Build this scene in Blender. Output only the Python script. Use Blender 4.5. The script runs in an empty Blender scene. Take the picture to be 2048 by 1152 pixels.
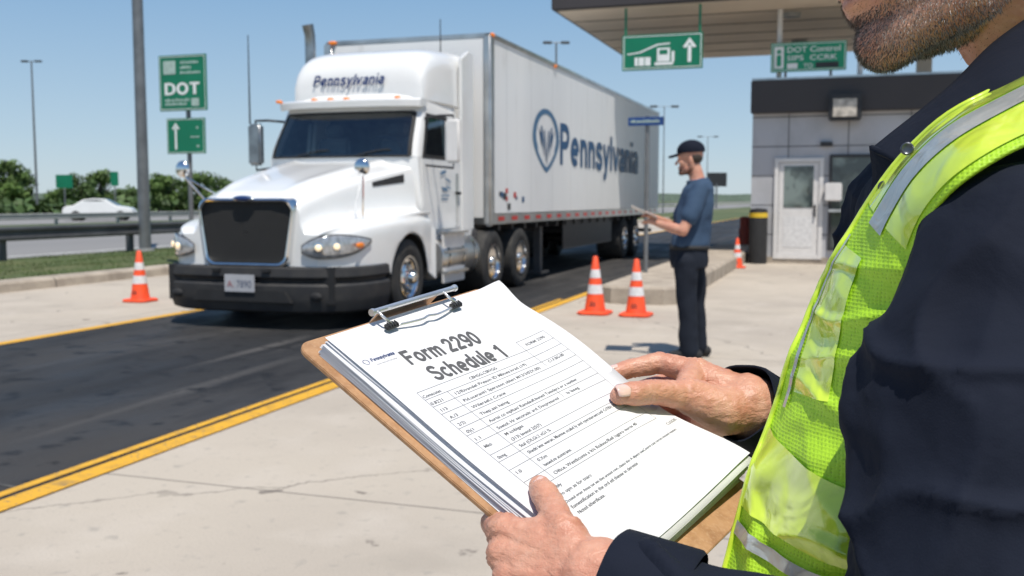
import bpy, bmesh, math, random
from mathutils import Vector, Matrix, noise
random.seed(11)
rnd = random.uniform
col = bpy.context.scene.collection
V = Vector
# ------------------------------------------------------------------ camera maths
FPX = 1991.0; A = math.radians(18.43); T = math.radians(5.05)
CAM = V((0, 0, 1.35))
RV = V((math.cos(A), math.sin(A), 0)); FH = V((-math.sin(A), math.cos(A), 0))
FV = FH*math.cos(T) - V((0, 0, math.sin(T))); UV_ = FH*math.sin(T) + V((0, 0, math.cos(T)))
def Cd(x, y, z): return RV*x + UV_*y + FV*z
def ray(px, py): return RV*((px-1024)/FPX) + UV_*((576-py)/FPX) + FV
def P(px, py, d): return CAM + ray(px, py)*d
def LDZ(l, d, z): return RV*l + FH*d + V((0, 0, z))
def hitY(px, py, Y): r = ray(px, py); return CAM + r*(Y/r.y)
def hitX(px, py, X): r = ray(px, py); return CAM + r*(X/r.x)
def G(px, py, z=0): r = ray(px, py); return CAM + r*((z-1.35)/r.z)

# ------------------------------------------------------------------ mesh builder
ORG = {}
def tag(o, label=None, cat=None, group=None, kind=None):
    if label: o['label'] = label
    if cat: o['category'] = cat
    if group: o['group'] = group
    if kind: o['kind'] = kind
    return o
def thing(name, loc, label, cat, group=None):
    o = bpy.data.objects.new(name, None); col.objects.link(o); o.location = loc
    o.empty_display_size = .1
    ORG[o.name] = V(loc)
    return tag(o, label, cat, group)
def cr(ks, x):
    if x <= ks[0][0]: return ks[0][1]
    if x >= ks[-1][0]: return ks[-1][1]
    for i in range(len(ks)-1):
        if ks[i][0] <= x <= ks[i+1][0]:
            u = (x-ks[i][0])/(ks[i+1][0]-ks[i][0]); p1, p2 = ks[i][1], ks[i+1][1]; d = ks[i+1][0]-ks[i][0]
            m1 = (p2-ks[i-1][1])/(ks[i+1][0]-ks[i-1][0])*d if i > 0 else (p2-p1); m2 = (ks[i+2][1]-p1)/(ks[i+2][0]-ks[i][0])*d if i+2 < len(ks) else (p2-p1)
            return p1*(2*u**3-3*u*u+1)+m1*(u**3-2*u*u+u)+p2*(-2*u**3+3*u*u)+m2*(u**3-u*u)
ss = lambda a_, b_, x: (lambda u: u*u*(3-2*u))(max(0, min(1, (x-a_)/(b_-a_))))
class MB:
    def __init__(s): s.v = []; s.f = []
    def add(s, vs, fs):
        n = len(s.v); s.v += [V(p) for p in vs]; s.f += [[i+n for i in f] for f in fs]; return s
    def box(s, x0, x1, y0, y1, z0, z1):
        vs = [(x, y, z) for x in (x0, x1) for y in (y0, y1) for z in (z0, z1)]
        return s.add(vs, [(0,1,3,2),(4,6,7,5),(0,4,5,1),(2,3,7,6),(0,2,6,4),(1,5,7,3)])
    def obox(s, c, ax, ay, az):
        vs = [c+ax*i+ay*j+az*k for i in (-1,1) for j in (-1,1) for k in (-1,1)]
        return s.add(vs, [(0,1,3,2),(4,6,7,5),(0,4,5,1),(2,3,7,6),(0,2,6,4),(1,5,7,3)])
    def loft(s, rings, close=True, cap=True):
        n = len(rings[0]); vs = [p for r in rings for p in r]; fs = []
        for i in range(len(rings)-1):
            for j in range(n if close else n-1):
                k = (j+1) % n
                fs.append((i*n+j, i*n+k, (i+1)*n+k, (i+1)*n+j))
        if cap:
            fs.append(tuple(range(n))[::-1]); fs.append(tuple((len(rings)-1)*n+i for i in range(n)))
        return s.add(vs, fs)
    def frame(s, d):
        d = d.normalized(); a = V((0,0,1)) if abs(d.z) < .9 else V((1,0,0))
        x = d.cross(a).normalized(); return x, d.cross(x).normalized()
    def cyl(s, p0, p1, r0, r1=None, seg=14, cap=True):
        p0 = V(p0); p1 = V(p1); r1 = r0 if r1 is None else r1
        x, y = s.frame(p1-p0)
        rg = lambda p, r: [p + x*(r*math.cos(2*math.pi*i/seg)) + y*(r*math.sin(2*math.pi*i/seg)) for i in range(seg)]
        return s.loft([rg(p0, r0), rg(p1, r1)], True, cap)
    def tube(s, pts, r, seg=10):
        pts = [V(p) for p in pts]; rings = []
        rs = r if isinstance(r, (list, tuple)) else [r]*len(pts)
        x, y = s.frame(pts[1]-pts[0])
        for i, p in enumerate(pts):
            d = (pts[min(i+1, len(pts)-1)]-pts[max(i-1, 0)]).normalized()
            x = (x - d*x.dot(d)).normalized(); y = d.cross(x)
            rings.append([p + x*(rs[i]*math.cos(2*math.pi*k/seg)) + y*(rs[i]*math.sin(2*math.pi*k/seg)) for k in range(seg)])
        return s.loft(rings)
    def ell(s, c, ax, ay, az, nu=16, nv=10, lo=-90, hi=90):
        rings = []
        for i in range(nv+1):
            t = math.radians(lo+(hi-lo)*i/nv)
            if i == 0 and lo == -90: t += .02
            if i == nv and hi == 90: t -= .02
            rings.append([c + ax*(math.cos(t)*math.cos(2*math.pi*k/nu)) + ay*(math.cos(t)*math.sin(2*math.pi*k/nu)) + az*math.sin(t) for k in range(nu)])
        return s.loft(rings)
    def sph(s, c, r, nu=14, nv=9): return s.ell(V(c), V((r,0,0)), V((0,r,0)), V((0,0,r)), nu, nv)
    def chain(s, pts, rs, seg=14):
        for i, p in enumerate(pts): s.sph(p, rs[i])
        for i in range(len(pts)-1): s.cyl(pts[i], pts[i+1], rs[i], rs[i+1], seg)
        return s
    def lathe(s, prof, c, ax, seg=32, cap=True):
        c = V(c); ax = V(ax).normalized(); x, y = s.frame(ax)
        return s.loft([[c + ax*h + x*(r*math.cos(2*math.pi*k/seg)) + y*(r*math.sin(2*math.pi*k/seg)) for k in range(seg)] for r, h in prof], True, cap)
    def grid(s, fn, nu, nv):
        vs = [fn(i/nu, j/nv) for i in range(nu+1) for j in range(nv+1)]
        return s.add(vs, [(i*(nv+1)+j, (i+1)*(nv+1)+j, (i+1)*(nv+1)+j+1, i*(nv+1)+j+1) for i in range(nu) for j in range(nv)])
    def prism(s, poly, off):
        n = len(poly); vs = [V(p) for p in poly]+[V(p)+off for p in poly]
        return s.add(vs, [tuple(range(n))[::-1], tuple(range(n, 2*n))]+[(i, (i+1)%n, n+(i+1)%n, n+i) for i in range(n)])
    def text(s, body, fn, w=None, h=None, bold=0, shear=0, sp=1.0):
        vs, fs, bw, bh = text_data(body, bold, shear, sp)
        sx = w/bw if w else None; sy = h/bh if h else None
        sx = sx or sy; sy = sy or sx
        return s.add([fn(x*sx, y*sy) for x, y in vs], fs)
    def stroke_text(s, body, fn, w, h, shear=0, hw=.088, gap=.10):
        # clean bold sans lettering from thick centre-line strokes; fn(x, y, k), k = stroke order
        X = 0; items = []
        for ch in body:
            if ch == ' ': X += .34; continue
            strokes, wd = GLY[ch]
            for st in strokes: items.append([(X+x, y) for x, y in st])
            X += wd+gap
        tw = X-gap; k = 0
        for st in items:
            if len(st) > 2:
                n = (len(st)-1)*4; st = [(cr([(i,p[0]) for i,p in enumerate(st)], j/4), cr([(i,p[1]) for i,p in enumerate(st)], j/4)) for j in range(n+1)]
            else:
                st = [(st[0][0]+(st[1][0]-st[0][0])*j/4, st[0][1]+(st[1][1]-st[0][1])*j/4) for j in range(5)]
            vs = []; closed = abs(st[0][0]-st[-1][0])+abs(st[0][1]-st[-1][1]) < 1e-6
            for i, (x, y) in enumerate(st):
                if closed: a = st[i-1] if i > 0 else st[-2]; b = st[i+1] if i < len(st)-1 else st[1]
                else: a = st[max(i-1, 0)]; b = st[min(i+1, len(st)-1)]
                dx, dy = b[0]-a[0], b[1]-a[1]; l = math.hypot(dx, dy) or 1; nx, ny = -dy/l*hw, dx/l*hw
                for sg in (1, -1):
                    qx, qy = x+nx*sg, y+ny*sg; vs.append(fn((qx+shear*qy)*w/tw, qy*h, k))
            s.add(vs, [(2*i, 2*i+1, 2*i+3, 2*i+2) for i in range(len(st)-1)]); k += 1
        return s
    def build(s, name, m, parent=None, at=None, smooth=None, bevel=0, bseg=2, thick=0):
        me = bpy.data.meshes.new(name)
        o0 = V(at) if at is not None else (ORG[parent.name] if parent else V((0,0,0)))
        me.from_pydata([p-o0 for p in s.v], [], s.f); me.validate()
        bm = bmesh.new(); bm.from_mesh(me)
        bmesh.ops.recalc_face_normals(bm, faces=bm.faces)
        if bevel:
            es = [e for e in bm.edges if len(e.link_faces) == 2 and e.calc_face_angle(0) > .5]
            bmesh.ops.bevel(bm, geom=es, offset=bevel, segments=bseg, affect='EDGES', clamp_overlap=True)
        if thick: bmesh.ops.solidify(bm, geom=bm.faces[:], thickness=thick)
        bm.to_mesh(me); bm.free()
        if smooth is not None:
            me.shade_smooth()
            if smooth < 180: me.set_sharp_from_angle(angle=math.radians(smooth))
        if m: me.materials.append(m)
        return link(me, name, parent, o0)
def arc(cx, cy, rx, ry, a0, a1, n=12): return [(cx+rx*math.cos(math.radians(a0+(a1-a0)*i/n)), cy+ry*math.sin(math.radians(a0+(a1-a0)*i/n))) for i in range(n+1)]
S_pts = [(.60,.76),(.54,.87),(.40,.912),(.26,.90),(.14,.82),(.115,.71),(.18,.60),(.36,.53),(.53,.46),(.615,.36),(.61,.24),(.53,.13),(.37,.088),(.21,.11),(.11,.20),(.085,.29)]
GLY = {
 'F': ([[(.09,0),(.09,1)], [(.09,.912),(.62,.912)], [(.09,.52),(.55,.52)]], .62),
 'o': ([arc(.33,.36,.242,.272,0,360)], .66), 'r': ([[(.09,0),(.09,.72)], [(.09,.36),(.13,.52),(.24,.62),(.42,.635)]], .42),
 'm': ([[(.09,0),(.09,.72)], [(.09,.40),(.14,.56),(.28,.632),(.41,.57),(.455,.42),(.455,.2),(.455,0)], [(.455,.40),(.51,.56),(.65,.632),(.78,.57),(.825,.42),(.825,.2),(.825,0)]], .92),
 '2': ([[(.09,.68),(.11,.80),(.20,.89),(.33,.912),(.47,.87),(.535,.76),(.52,.62),(.42,.48),(.28,.34),(.16,.21),(.10,.09)], [(.02,.088),(.62,.088)]], .64),
 '9': ([arc(.32,.665,.235,.247,0,360), [(.555,.665),(.55,.42),(.48,.20),(.36,.10),(.24,.09),(.11,.15)]], .64),
 '0': ([arc(.32,.5,.235,.412,0,360,16)], .64), 'S': ([S_pts], .70), 's': ([[(x*.84, y*.72) for x, y in S_pts]], .59),
 'c': ([arc(.33,.36,.242,.272,42,318)], .60), 'h': ([[(.09,0),(.09,1)], [(.09,.40),(.15,.56),(.30,.632),(.44,.57),(.49,.42),(.49,.2),(.49,0)]], .58),
 'n': ([[(.09,0),(.09,.72)], [(.09,.40),(.15,.56),(.30,.632),(.44,.57),(.49,.42),(.49,.2),(.49,0)]], .58),
 'e': ([[(.09,.36),(.57,.36)], arc(.33,.36,.242,.272,0,312)], .66), 'd': ([arc(.32,.36,.235,.272,0,360), [(.555,0),(.555,1)]], .645),
 'u': ([[(.09,.72),(.09,.5),(.09,.28),(.14,.14),(.27,.088),(.41,.14),(.49,.30)], [(.49,0),(.49,.72)]], .58), 'l': ([[(.09,0),(.09,1)]], .18),
 '1': ([[(.36,0),(.36,1)], [(.36,.93),(.26,.82),(.08,.74)]], .46), 'P': ([[(.09,0),(.09,1)], [(.09,.912),(.36,.912),(.53,.86),(.59,.70),(.53,.54),(.36,.48),(.09,.48)]], .68),
 'y': ([[(.05,.72),(.30,.04)], [(.55,.72),(.42,.36),(.28,-.02),(.20,-.17),(.04,-.20)]], .60), 'v': ([[(.05,.72),(.305,.03)], [(.55,.72),(.295,.03)]], .60),
 'a': ([[(.50,0),(.50,.25),(.50,.47),(.44,.60),(.30,.635),(.16,.60),(.10,.50)], [(.50,.39),(.30,.36),(.14,.30),(.095,.19),(.15,.10),(.28,.085),(.42,.13),(.50,.26)]], .59),
 'i': ([[(.09,0),(.09,.72)], [(.09,.85),(.09,1)]], .18), 'D': ([[(.09,0),(.09,1)], [(.09,.912),(.34,.912),(.53,.83),(.62,.66),(.62,.34),(.53,.17),(.34,.088),(.09,.088)]], .71),
 'O': ([arc(.39,.5,.305,.412,0,360,16)], .78), 'T': ([[(.0,.912),(.66,.912)], [(.33,0),(.33,.90)]], .66)}
def link(me, name, parent, o0):
    o = bpy.data.objects.new(name, me); col.objects.link(o)
    ORG[o.name] = V(o0)
    if parent: o.parent = parent
    else: o.location = o0
    return o
_tc = {}
def text_data(body, bold, shear, sp=1.0):
    k = (body, bold, shear, sp)
    if k in _tc: return _tc[k]
    cu = bpy.data.curves.new('t', 'FONT'); cu.body = body; cu.size = 1; cu.offset = bold; cu.shear = shear; cu.resolution_u = 4; cu.space_character = sp
    ob = bpy.data.objects.new('t', cu); col.objects.link(ob); bpy.context.view_layer.update()
    me = bpy.data.meshes.new_from_object(ob.evaluated_get(bpy.context.evaluated_depsgraph_get()))
    vs = [(v.co.x, v.co.y) for v in me.vertices]; fs = [tuple(p.vertices) for p in me.polygons]
    bpy.data.objects.remove(ob); bpy.data.curves.remove(cu); bpy.data.meshes.remove(me)
    x0 = min(v[0] for v in vs); bw = max(v[0] for v in vs)-x0; bh = .729
    _tc[k] = ([(x-x0, y) for x, y in vs], fs, bw, bh); return _tc[k]
def remesh(mb, voxel, name, m, parent=None, at=None, sm=4, disp=None):
    me = bpy.data.meshes.new('tmp'); me.from_pydata(mb.v, [], mb.f)
    bm = bmesh.new(); bm.from_mesh(me); bmesh.ops.recalc_face_normals(bm, faces=bm.faces); bm.to_mesh(me); bm.free()
    ob = bpy.data.objects.new('tmp', me); col.objects.link(ob)
    md = ob.modifiers.new('r', 'REMESH'); md.mode = 'VOXEL'; md.voxel_size = voxel
    ms = ob.modifiers.new('s', 'SMOOTH'); ms.factor = .5; ms.iterations = sm
    bpy.context.view_layer.update()
    out = bpy.data.meshes.new_from_object(ob.evaluated_get(bpy.context.evaluated_depsgraph_get()))
    bpy.data.objects.remove(ob)
    o0 = V(at) if at is not None else (ORG[parent.name] if parent else V((0,0,0)))
    ns = [v.normal.copy() for v in out.vertices] if disp else None
    for i, v in enumerate(out.vertices):
        if disp: v.co = v.co + ns[i]*disp(v.co, ns[i])
        v.co = v.co - o0
    out.materials.clear(); out.materials.append(m); out.shade_smooth(); out.name = name
    return link(out, name, parent, o0)

# ------------------------------------------------------------------ materials
class Mat:
    def __init__(s, name, col_, rough=.5, metal=0, coat=0, spec=.5, sub=0, emit=None, es=0):
        s.m = bpy.data.materials.new(name); s.m.use_nodes = True; s.t = s.m.node_tree; s.b = s.t.nodes['Principled BSDF']
        i = s.b.inputs; i['Base Color'].default_value = (*col_, 1); i['Roughness'].default_value = rough; i['Metallic'].default_value = metal
        i['Coat Weight'].default_value = coat; i['Coat Roughness'].default_value = .05; i['Specular IOR Level'].default_value = spec
        if sub:
            i['Subsurface Weight'].default_value = sub; i['Subsurface Radius'].default_value = (.012, .005, .003); i['Subsurface Scale'].default_value = 1
        if emit: i['Emission Color'].default_value = (*emit, 1); i['Emission Strength'].default_value = es
        s.c = col_; s.tc = s.t.nodes.new('ShaderNodeTexCoord').outputs['Object']
    def n(s, ty, **kw):
        nd = s.t.nodes.new(ty)
        for k, v in kw.items(): setattr(nd, k, v)
        return nd
    def math(s, op, a, b=None, c=None):
        nd = s.n('ShaderNodeMath', operation=op)
        for i, x in enumerate((a, b, c)):
            if x is None: continue
            if isinstance(x, (int, float)): nd.inputs[i].default_value = x
            else: s.t.links.new(x, nd.inputs[i])
        return nd.outputs[0]
    def noise(s, scale, detail=4, dist=0, stretch=None):
        nd = s.n('ShaderNodeTexNoise'); nd.inputs['Scale'].default_value = scale; nd.inputs['Detail'].default_value = detail; nd.inputs['Distortion'].default_value = dist
        src = s.tc
        if stretch:
            mp = s.n('ShaderNodeMapping'); mp.inputs['Scale'].default_value = stretch; s.t.links.new(src, mp.inputs[0]); src = mp.outputs[0]
        s.t.links.new(src, nd.inputs['Vector']); return nd.outputs['Fac']
    def ramp(s, fac, a, b):
        nd = s.n('ShaderNodeMapRange'); nd.inputs['From Min'].default_value = a; nd.inputs['From Max'].default_value = b
        s.t.links.new(fac, nd.inputs['Value']); return nd.outputs[0]
    def cur(s):
        i = s.b.inputs['Base Color']; return i.links[0].from_socket if i.links else None
    def mix(s, fac, color, mode='MIX'):
        nd = s.n('ShaderNodeMix', data_type='RGBA', blend_type=mode)
        c = s.cur()
        if c: s.t.links.new(c, nd.inputs[6])
        else: nd.inputs[6].default_value = (*s.c, 1)
        nd.inputs[7].default_value = (*color, 1)
        if isinstance(fac, (int, float)): nd.inputs[0].default_value = fac
        else: s.t.links.new(fac, nd.inputs[0])
        s.t.links.new(nd.outputs[2], s.b.inputs['Base Color']); return s
    def var(s, scale, color, a=.35, b=.65, detail=4, amt=1, stretch=None, dist=0):
        f = s.ramp(s.noise(scale, detail, dist, stretch), a, b)
        if amt != 1: f = s.math('MULTIPLY', f, amt)
        return s.mix(f, color)
    def axis(s, k):
        sp = s.n('ShaderNodeSeparateXYZ'); s.t.links.new(s.tc, sp.inputs[0]); return sp.outputs[k]
    def line(s, k, period, off, w):
        f = s.math('FRACT', s.math('ADD', s.math('DIVIDE', s.math('SUBTRACT', s.axis(k), off), period), .5))
        d = s.math('MULTIPLY', s.math('ABSOLUTE', s.math('SUBTRACT', f, .5)), period)
        return s.math('LESS_THAN', d, w)
    def crack(s, scale, w):
        vo = s.n('ShaderNodeTexVoronoi', feature='DISTANCE_TO_EDGE'); vo.inputs['Scale'].default_value = scale
        nz = s.n('ShaderNodeTexNoise'); nz.inputs['Scale'].default_value = 3; nz.inputs['Detail'].default_value = 5; s.t.links.new(s.tc, nz.inputs['Vector'])
        ad = s.n('ShaderNodeMix', data_type='VECTOR'); ad.inputs[0].default_value = .35
        s.t.links.new(s.tc, ad.inputs[4]); s.t.links.new(nz.outputs['Color'], ad.inputs[5]); s.t.links.new(ad.outputs[1], vo.inputs['Vector'])
        return s.math('LESS_THAN', vo.outputs['Distance'], w)
    def bump(s, fac, strength=.3, dist=.01):
        nd = s.n('ShaderNodeBump'); nd.inputs['Strength'].default_value = strength; nd.inputs['Distance'].default_value = dist
        s.t.links.new(fac, nd.inputs['Height'])
        i = s.b.inputs['Normal']
        if i.links: s.t.links.new(i.links[0].from_socket, nd.inputs['Normal'])
        s.t.links.new(nd.outputs[0], i); return s
    def rvar(s, scale, lo, hi, stretch=None):
        nd = s.n('ShaderNodeMapRange'); nd.inputs['To Min'].default_value = lo; nd.inputs['To Max'].default_value = hi
        nd.inputs['From Min'].default_value = .3; nd.inputs['From Max'].default_value = .7
        s.t.links.new(s.noise(scale, 5, 0, stretch), nd.inputs['Value']); s.t.links.new(nd.outputs[0], s.b.inputs['Roughness']); return s
def simple(name, c, rough=.5, metal=0, v=.12, sc=8, **k):
    m = Mat(name, c, rough, metal, **k); m.var(sc, tuple(x*(1-v) for x in c)); return m.m
m_ = Mat('concrete', (.47, .41, .335), .85)
m_.var(.35, (.38, .33, .275), .4, .65, 5); m_.var(2.3, (.53, .47, .40), .5, .8, 6, .6); m_.var(1.1, (.29, .255, .21), .56, .78, 6, .6); m_.var(14, (.31, .28, .24), .60, .72, 4, .6)
m_.var(5, (.12, .10, .085), .68, .72, 5, .75); m_.var(120, (.28, .25, .21), .52, .8, 2, .6)
m_.mix(m_.math('MULTIPLY', m_.math('MULTIPLY', m_.crack(.16, .0011), m_.ramp(m_.noise(.5), .45, .5)), .6), (.15, .13, .11))
m_.mix(m_.math('MULTIPLY', m_.line(1, 4.6, 3.95, .007), .8), (.12, .105, .09)); m_.mix(m_.math('MULTIPLY', m_.line(0, 4.4, .9, .007), .8), (.12, .105, .09))
m_.bump(m_.noise(90, 4), .3, .004); CONC = m_.m
m_ = Mat('asphalt', (.022, .022, .023), .75, spec=.3)
m_.var(.55, (.045, .042, .040), .42, .62, 5, .9, (1, .16, 1)); m_.var(2.5, (.011, .011, .012), .50, .70, 5, .85, (1, .22, 1)); m_.var(180, (.09, .09, .088), .56, .75, 2, .45)
m_.var(1.7, (.12, .112, .105), .58, .75, 6, .65, (2.5, .12, 1)); m_.var(4, (.008, .008, .009), .58, .66, 5, .8)
m_.mix(m_.math('MULTIPLY', m_.crack(.3, .0016), .7), (.006, .006, .006))
m_.bump(m_.noise(160, 3), .5, .004); m_.rvar(1.4, .5, .9, (1, .3, 1)); ASPH = m_.m
m_ = Mat('highway', (.26, .25, .24), .85); m_.var(.2, (.19, .185, .18), detail=5, stretch=(1, .1, 1)); m_.var(30, (.15, .15, .15), .5, .8, 3, .4); HIGH = m_.m
m_ = Mat('yellow_paint', (.70, .37, .02), .6); m_.var(9, (.48, .26, .03), .48, .72, 6, .8); m_.var(40, (.16, .14, .11), .60, .68, 4, .85); m_.var(3, (.2, .15, .08), .62, .72, 6, .6); YEL = m_.m
m_ = Mat('white_road_paint', (.7, .7, .66), .6); m_.var(5, (.5, .49, .46)); WRP = m_.m
m_ = Mat('crack_fill', (.16, .15, .13), .8); m_.var(12, (.05, .05, .05)); CRK = m_.m
m_ = Mat('kerb_concrete', (.44, .375, .30), .9); m_.var(3, (.30, .25, .20), .4, .65, 5); m_.var(40, (.24, .21, .17), .5, .75, 3, .6); m_.mix(m_.math('MULTIPLY', m_.line(1, 3, .4, .012), .9), (.08, .07, .06)); m_.bump(m_.noise(60), .4, .006); KERB = m_.m
m_ = Mat('grass', (.075, .105, .028), .9); m_.var(1.2, (.13, .13, .05), .4, .7, 6); m_.var(25, (.035, .06, .015), .45, .7, 4, .7); m_.bump(m_.noise(40), .8, .03); GRS = m_.m
m_ = Mat('far_land', (.075, .10, .035), .95); m_.var(.03, (.13, .14, .06), .4, .6, 6); m_.var(.3, (.05, .075, .022), .45, .7, 5); LAND = m_.m
BLADE = simple('grass_blade', (.10, .15, .035), .7, v=.5, sc=3)
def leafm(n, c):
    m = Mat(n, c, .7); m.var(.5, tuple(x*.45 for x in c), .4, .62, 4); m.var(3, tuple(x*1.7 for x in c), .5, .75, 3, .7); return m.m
LEAF = leafm('leaf_green', (.10, .17, .035)); LEAF2 = leafm('leaf_dark', (.07, .125, .03)); BARK = simple('bark', (.12, .09, .06), .9, v=.4)
m_ = Mat('white_paint', (.80, .80, .785), .26, coat=.7); m_.var(1.2, (.70, .69, .67), .45, .75, 6, .5); m_.var(40, (.5, .48, .45), .62, .75, 4, .25); m_.bump(m_.noise(2.2, 2), .04, .02); WHITE = m_.m
m_ = Mat('trailer_skin', (.82, .82, .81), .36); m_.var(.5, (.68, .68, .68), .4, .7, 6, .7, (1, 1, .25)); m_.var(5, (.45, .43, .40), .6, .8, 6, .4, (1, 1, .2))
ln = m_.line(1, 1.21, 13.35, .007); m_.mix(m_.math('MULTIPLY', ln, .5), (.2, .2, .2)); m_.bump(m_.noise(.9, 2, 0, (1, 1.6, .35)), .35, .05); TRS = m_.m
ALU = simple('aluminium', (.66, .66, .65), .33, .9, v=.25, sc=3); CHROME = simple('chrome', (.78, .79, .80), .1, 1, v=.08)
STEEL = simple('stack_steel', (.42, .43, .44), .28, .9, v=.4, sc=6); CHROMEB = simple('brushed_chrome', (.82, .82, .82), .36, .85, v=.15, sc=40)
m_ = Mat('bumper_plastic', (.034, .034, .036), .6, spec=.3); m_.var(6, (.050, .048, .046), .4, .7, 4); m_.bump(m_.noise(200, 2), .1, .002); BUMP = m_.m
BLACK = simple('black_rubber', (.02, .02, .021), .75, v=.3); DARK = simple('dark_metal', (.045, .045, .048), .5, .3, v=.2)
m_ = Mat('tyre_rubber', (.022, .022, .022), .8); m_.var(8, (.045, .042, .038), .4, .7, 5); TYRE = m_.m
m_ = Mat('grille_mesh', (.009, .009, .010), .6, spec=.2); w1 = m_.line(0, .030, 0, .004); w2 = m_.line(2, .030, 0, .005); m_.mix(m_.math('MAXIMUM', w1, w2), (.05, .049, .047)); m_.bump(m_.math('MAXIMUM', w1, w2), .8, .004); GRM = m_.m
def clear_glass(name, tint, ref):
    m = bpy.data.materials.new(name); m.use_nodes = True; t = m.node_tree; t.nodes.remove(t.nodes['Principled BSDF'])
    tr = t.nodes.new('ShaderNodeBsdfTransparent'); tr.inputs[0].default_value = (*tint, 1); gl = t.nodes.new('ShaderNodeBsdfGlossy'); gl.inputs['Roughness'].default_value = .03; gl.inputs[0].default_value = (.9, .95, 1, 1)
    fr = t.nodes.new('ShaderNodeFresnel'); fr.inputs[0].default_value = 1.55; ma = t.nodes.new('ShaderNodeMath'); ma.operation = 'MULTIPLY_ADD'; ma.inputs[1].default_value = 1.0; ma.inputs[2].default_value = ref; t.links.new(fr.outputs[0], ma.inputs[0])
    mx = t.nodes.new('ShaderNodeMixShader'); t.links.new(ma.outputs[0], mx.inputs[0]); t.links.new(tr.outputs[0], mx.inputs[1]); t.links.new(gl.outputs[0], mx.inputs[2])
    t.links.new(mx.outputs[0], t.nodes['Material Output'].inputs[0]); return m
WSG = clear_glass('windshield_glass', (.85, .93, .91), .06)
m_ = Mat('dark_glass', (.012, .016, .018), .04, spec=.8); m_.var(1.5, (.035, .045, .05), .5, .7, 2); GLASS = m_.m
m_ = Mat('window_glass', (.05, .065, .065), .04, spec=.8); m_.var(1.3, (.22, .27, .25), .5, .62, 3, .8); m_.var(4, (.02, .025, .025), .5, .6, 2, .6); GLASS2 = m_.m  # reflections painted into the booth glass as pale green patches
SEAT = simple('seat_fabric', (.15, .155, .16), .8, v=.3); DASH = simple('dash_plastic', (.08, .08, .082), .6, v=.3)
MIRR = simple('mirror_glass', (.55, .6, .65), .05, 1); LENS = simple('headlight_lens', (.50, .51, .52), .07, .40, v=.4, sc=20, coat=1)
LAMP = Mat('lit_lamp', (.9, .75, .5), .25, emit=(1, .74, .45), es=.8).m; AMBER = Mat('amber_lens', (.85, .22, .02), .25, emit=(1, .25, .02), es=.12).m; REDL = simple('red_lens', (.6, .02, .015), .3, v=.2)
BLUE = simple('blue_lettering', (.018, .085, .20), .5, v=.15, sc=3); BLUE2 = simple('pale_blue_lettering', (.06, .16, .29), .5, v=.15); NAVYT = simple('navy_lettering', (.010, .035, .14), .5)
PLT = simple('plate_ink', (.14, .16, .22), .5); PLR = simple('plate_red', (.40, .12, .12), .5); PLW = simple('plate_white', (.46, .46, .48), .5)
m_ = Mat('cone_orange', (.90, .09, .02), .5); m_.var(8, (.72, .07, .02), .4, .7, 5); m_.var(25, (.35, .06, .03), .62, .75, 4, .6); ORANGE = m_.m
REFW = simple('cone_white_band', (.76, .75, .74), .4, v=.2, sc=15)
SGN = simple('sign_green', (.004, .19, .095), .35, v=.15, sc=2); SGNB = simple('sign_green_shade_lift', (.01, .30, .15), .35, v=.12, sc=2); SGW = simple('sign_white', (.84, .86, .84), .4, v=.1); SGW2 = simple('sign_faded_white', (.45, .58, .52), .5, v=.2); SBL = simple('sign_blue', (.02, .07, .24), .4)  # bright green lightened in colour to offset the canopy's shade on the roof sign
GALV = simple('galvanised_steel', (.24, .245, .25), .5, .55, v=.25, sc=3); GALD = simple('weathered_rail', (.13, .13, .135), .55, .5, v=.3, sc=2); RAILL = simple('pale_rail', (.36, .36, .35), .6, .2, v=.2, sc=1)
FASC = simple('canopy_fascia', (.05, .042, .042), .5, v=.15, sc=1); SOFF = simple('canopy_soffit', (.66, .56, .45), .7, v=.12, sc=.8)
m_ = Mat('booth_panel', (.48, .48, .50), .45); m_.var(1.5, (.38, .38, .39), .4, .7, 4); m_.var(4, (.30, .29, .28), .6, .8, 5, .4, (1, 1, .15))
m_.mix(m_.math('MAXIMUM', m_.line(0, 1.2, .55, .012), m_.line(2, .62, .0, .012)), (.10, .10, .10)); BPAN = m_.m
CREAM = simple('booth_white', (.72, .70, .68), .4, v=.08); YBAND = simple('yellow_band', (.75, .5, .03), .5)
m_ = Mat('paper', (.71, .705, .715), .7, spec=.3); m_.var(6, (.675, .67, .69), .4, .7, 3); m_.bump(m_.noise(400, 2), .05, .0005); PAPER = m_.m
INK = simple('grey_ink', (.105, .105, .11), .8, v=.1, spec=.1); INKL = simple('fine_ink', (.25, .25, .26), .8, spec=.1); INKM = simple('row_ink', (.15, .15, .155), .8, spec=.1); INKB = simple('blue_ink', (.05, .07, .17), .8, spec=.1)
m_ = Mat('hardboard', (.42, .235, .115), .6); m_.var(70, (.30, .155, .07), .45, .7, 5); m_.var(400, (.5, .32, .19), .5, .8, 2, .6); HARD = m_.m
m_ = Mat('skin', (.57, .29, .195), .46, sub=.10); m_.var(28, (.47, .18, .115), .42, .7, 4, .8); m_.var(150, (.69, .41, .30), .5, .8, 3, .55); m_.var(9, (.60, .24, .165), .5, .75, 3, .6)
vo = m_.n('ShaderNodeTexVoronoi'); vo.inputs['Scale'].default_value = 700; m_.t.links.new(m_.tc, vo.inputs['Vector'])
m_.bump(vo.outputs['Distance'], .25, .0007); m_.bump(m_.noise(140, 4, .6, (1, 1, 2.2)), .55, .002); SKIN = m_.m
NAIL = simple('fingernail', (.80, .54, .47), .22, v=.1, sc=100, coat=.5)
m_ = Mat('navy_cloth', (.0065, .009, .018), .88, spec=.2); m_.var(5, (.012, .016, .029), .4, .7, 4)
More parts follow.
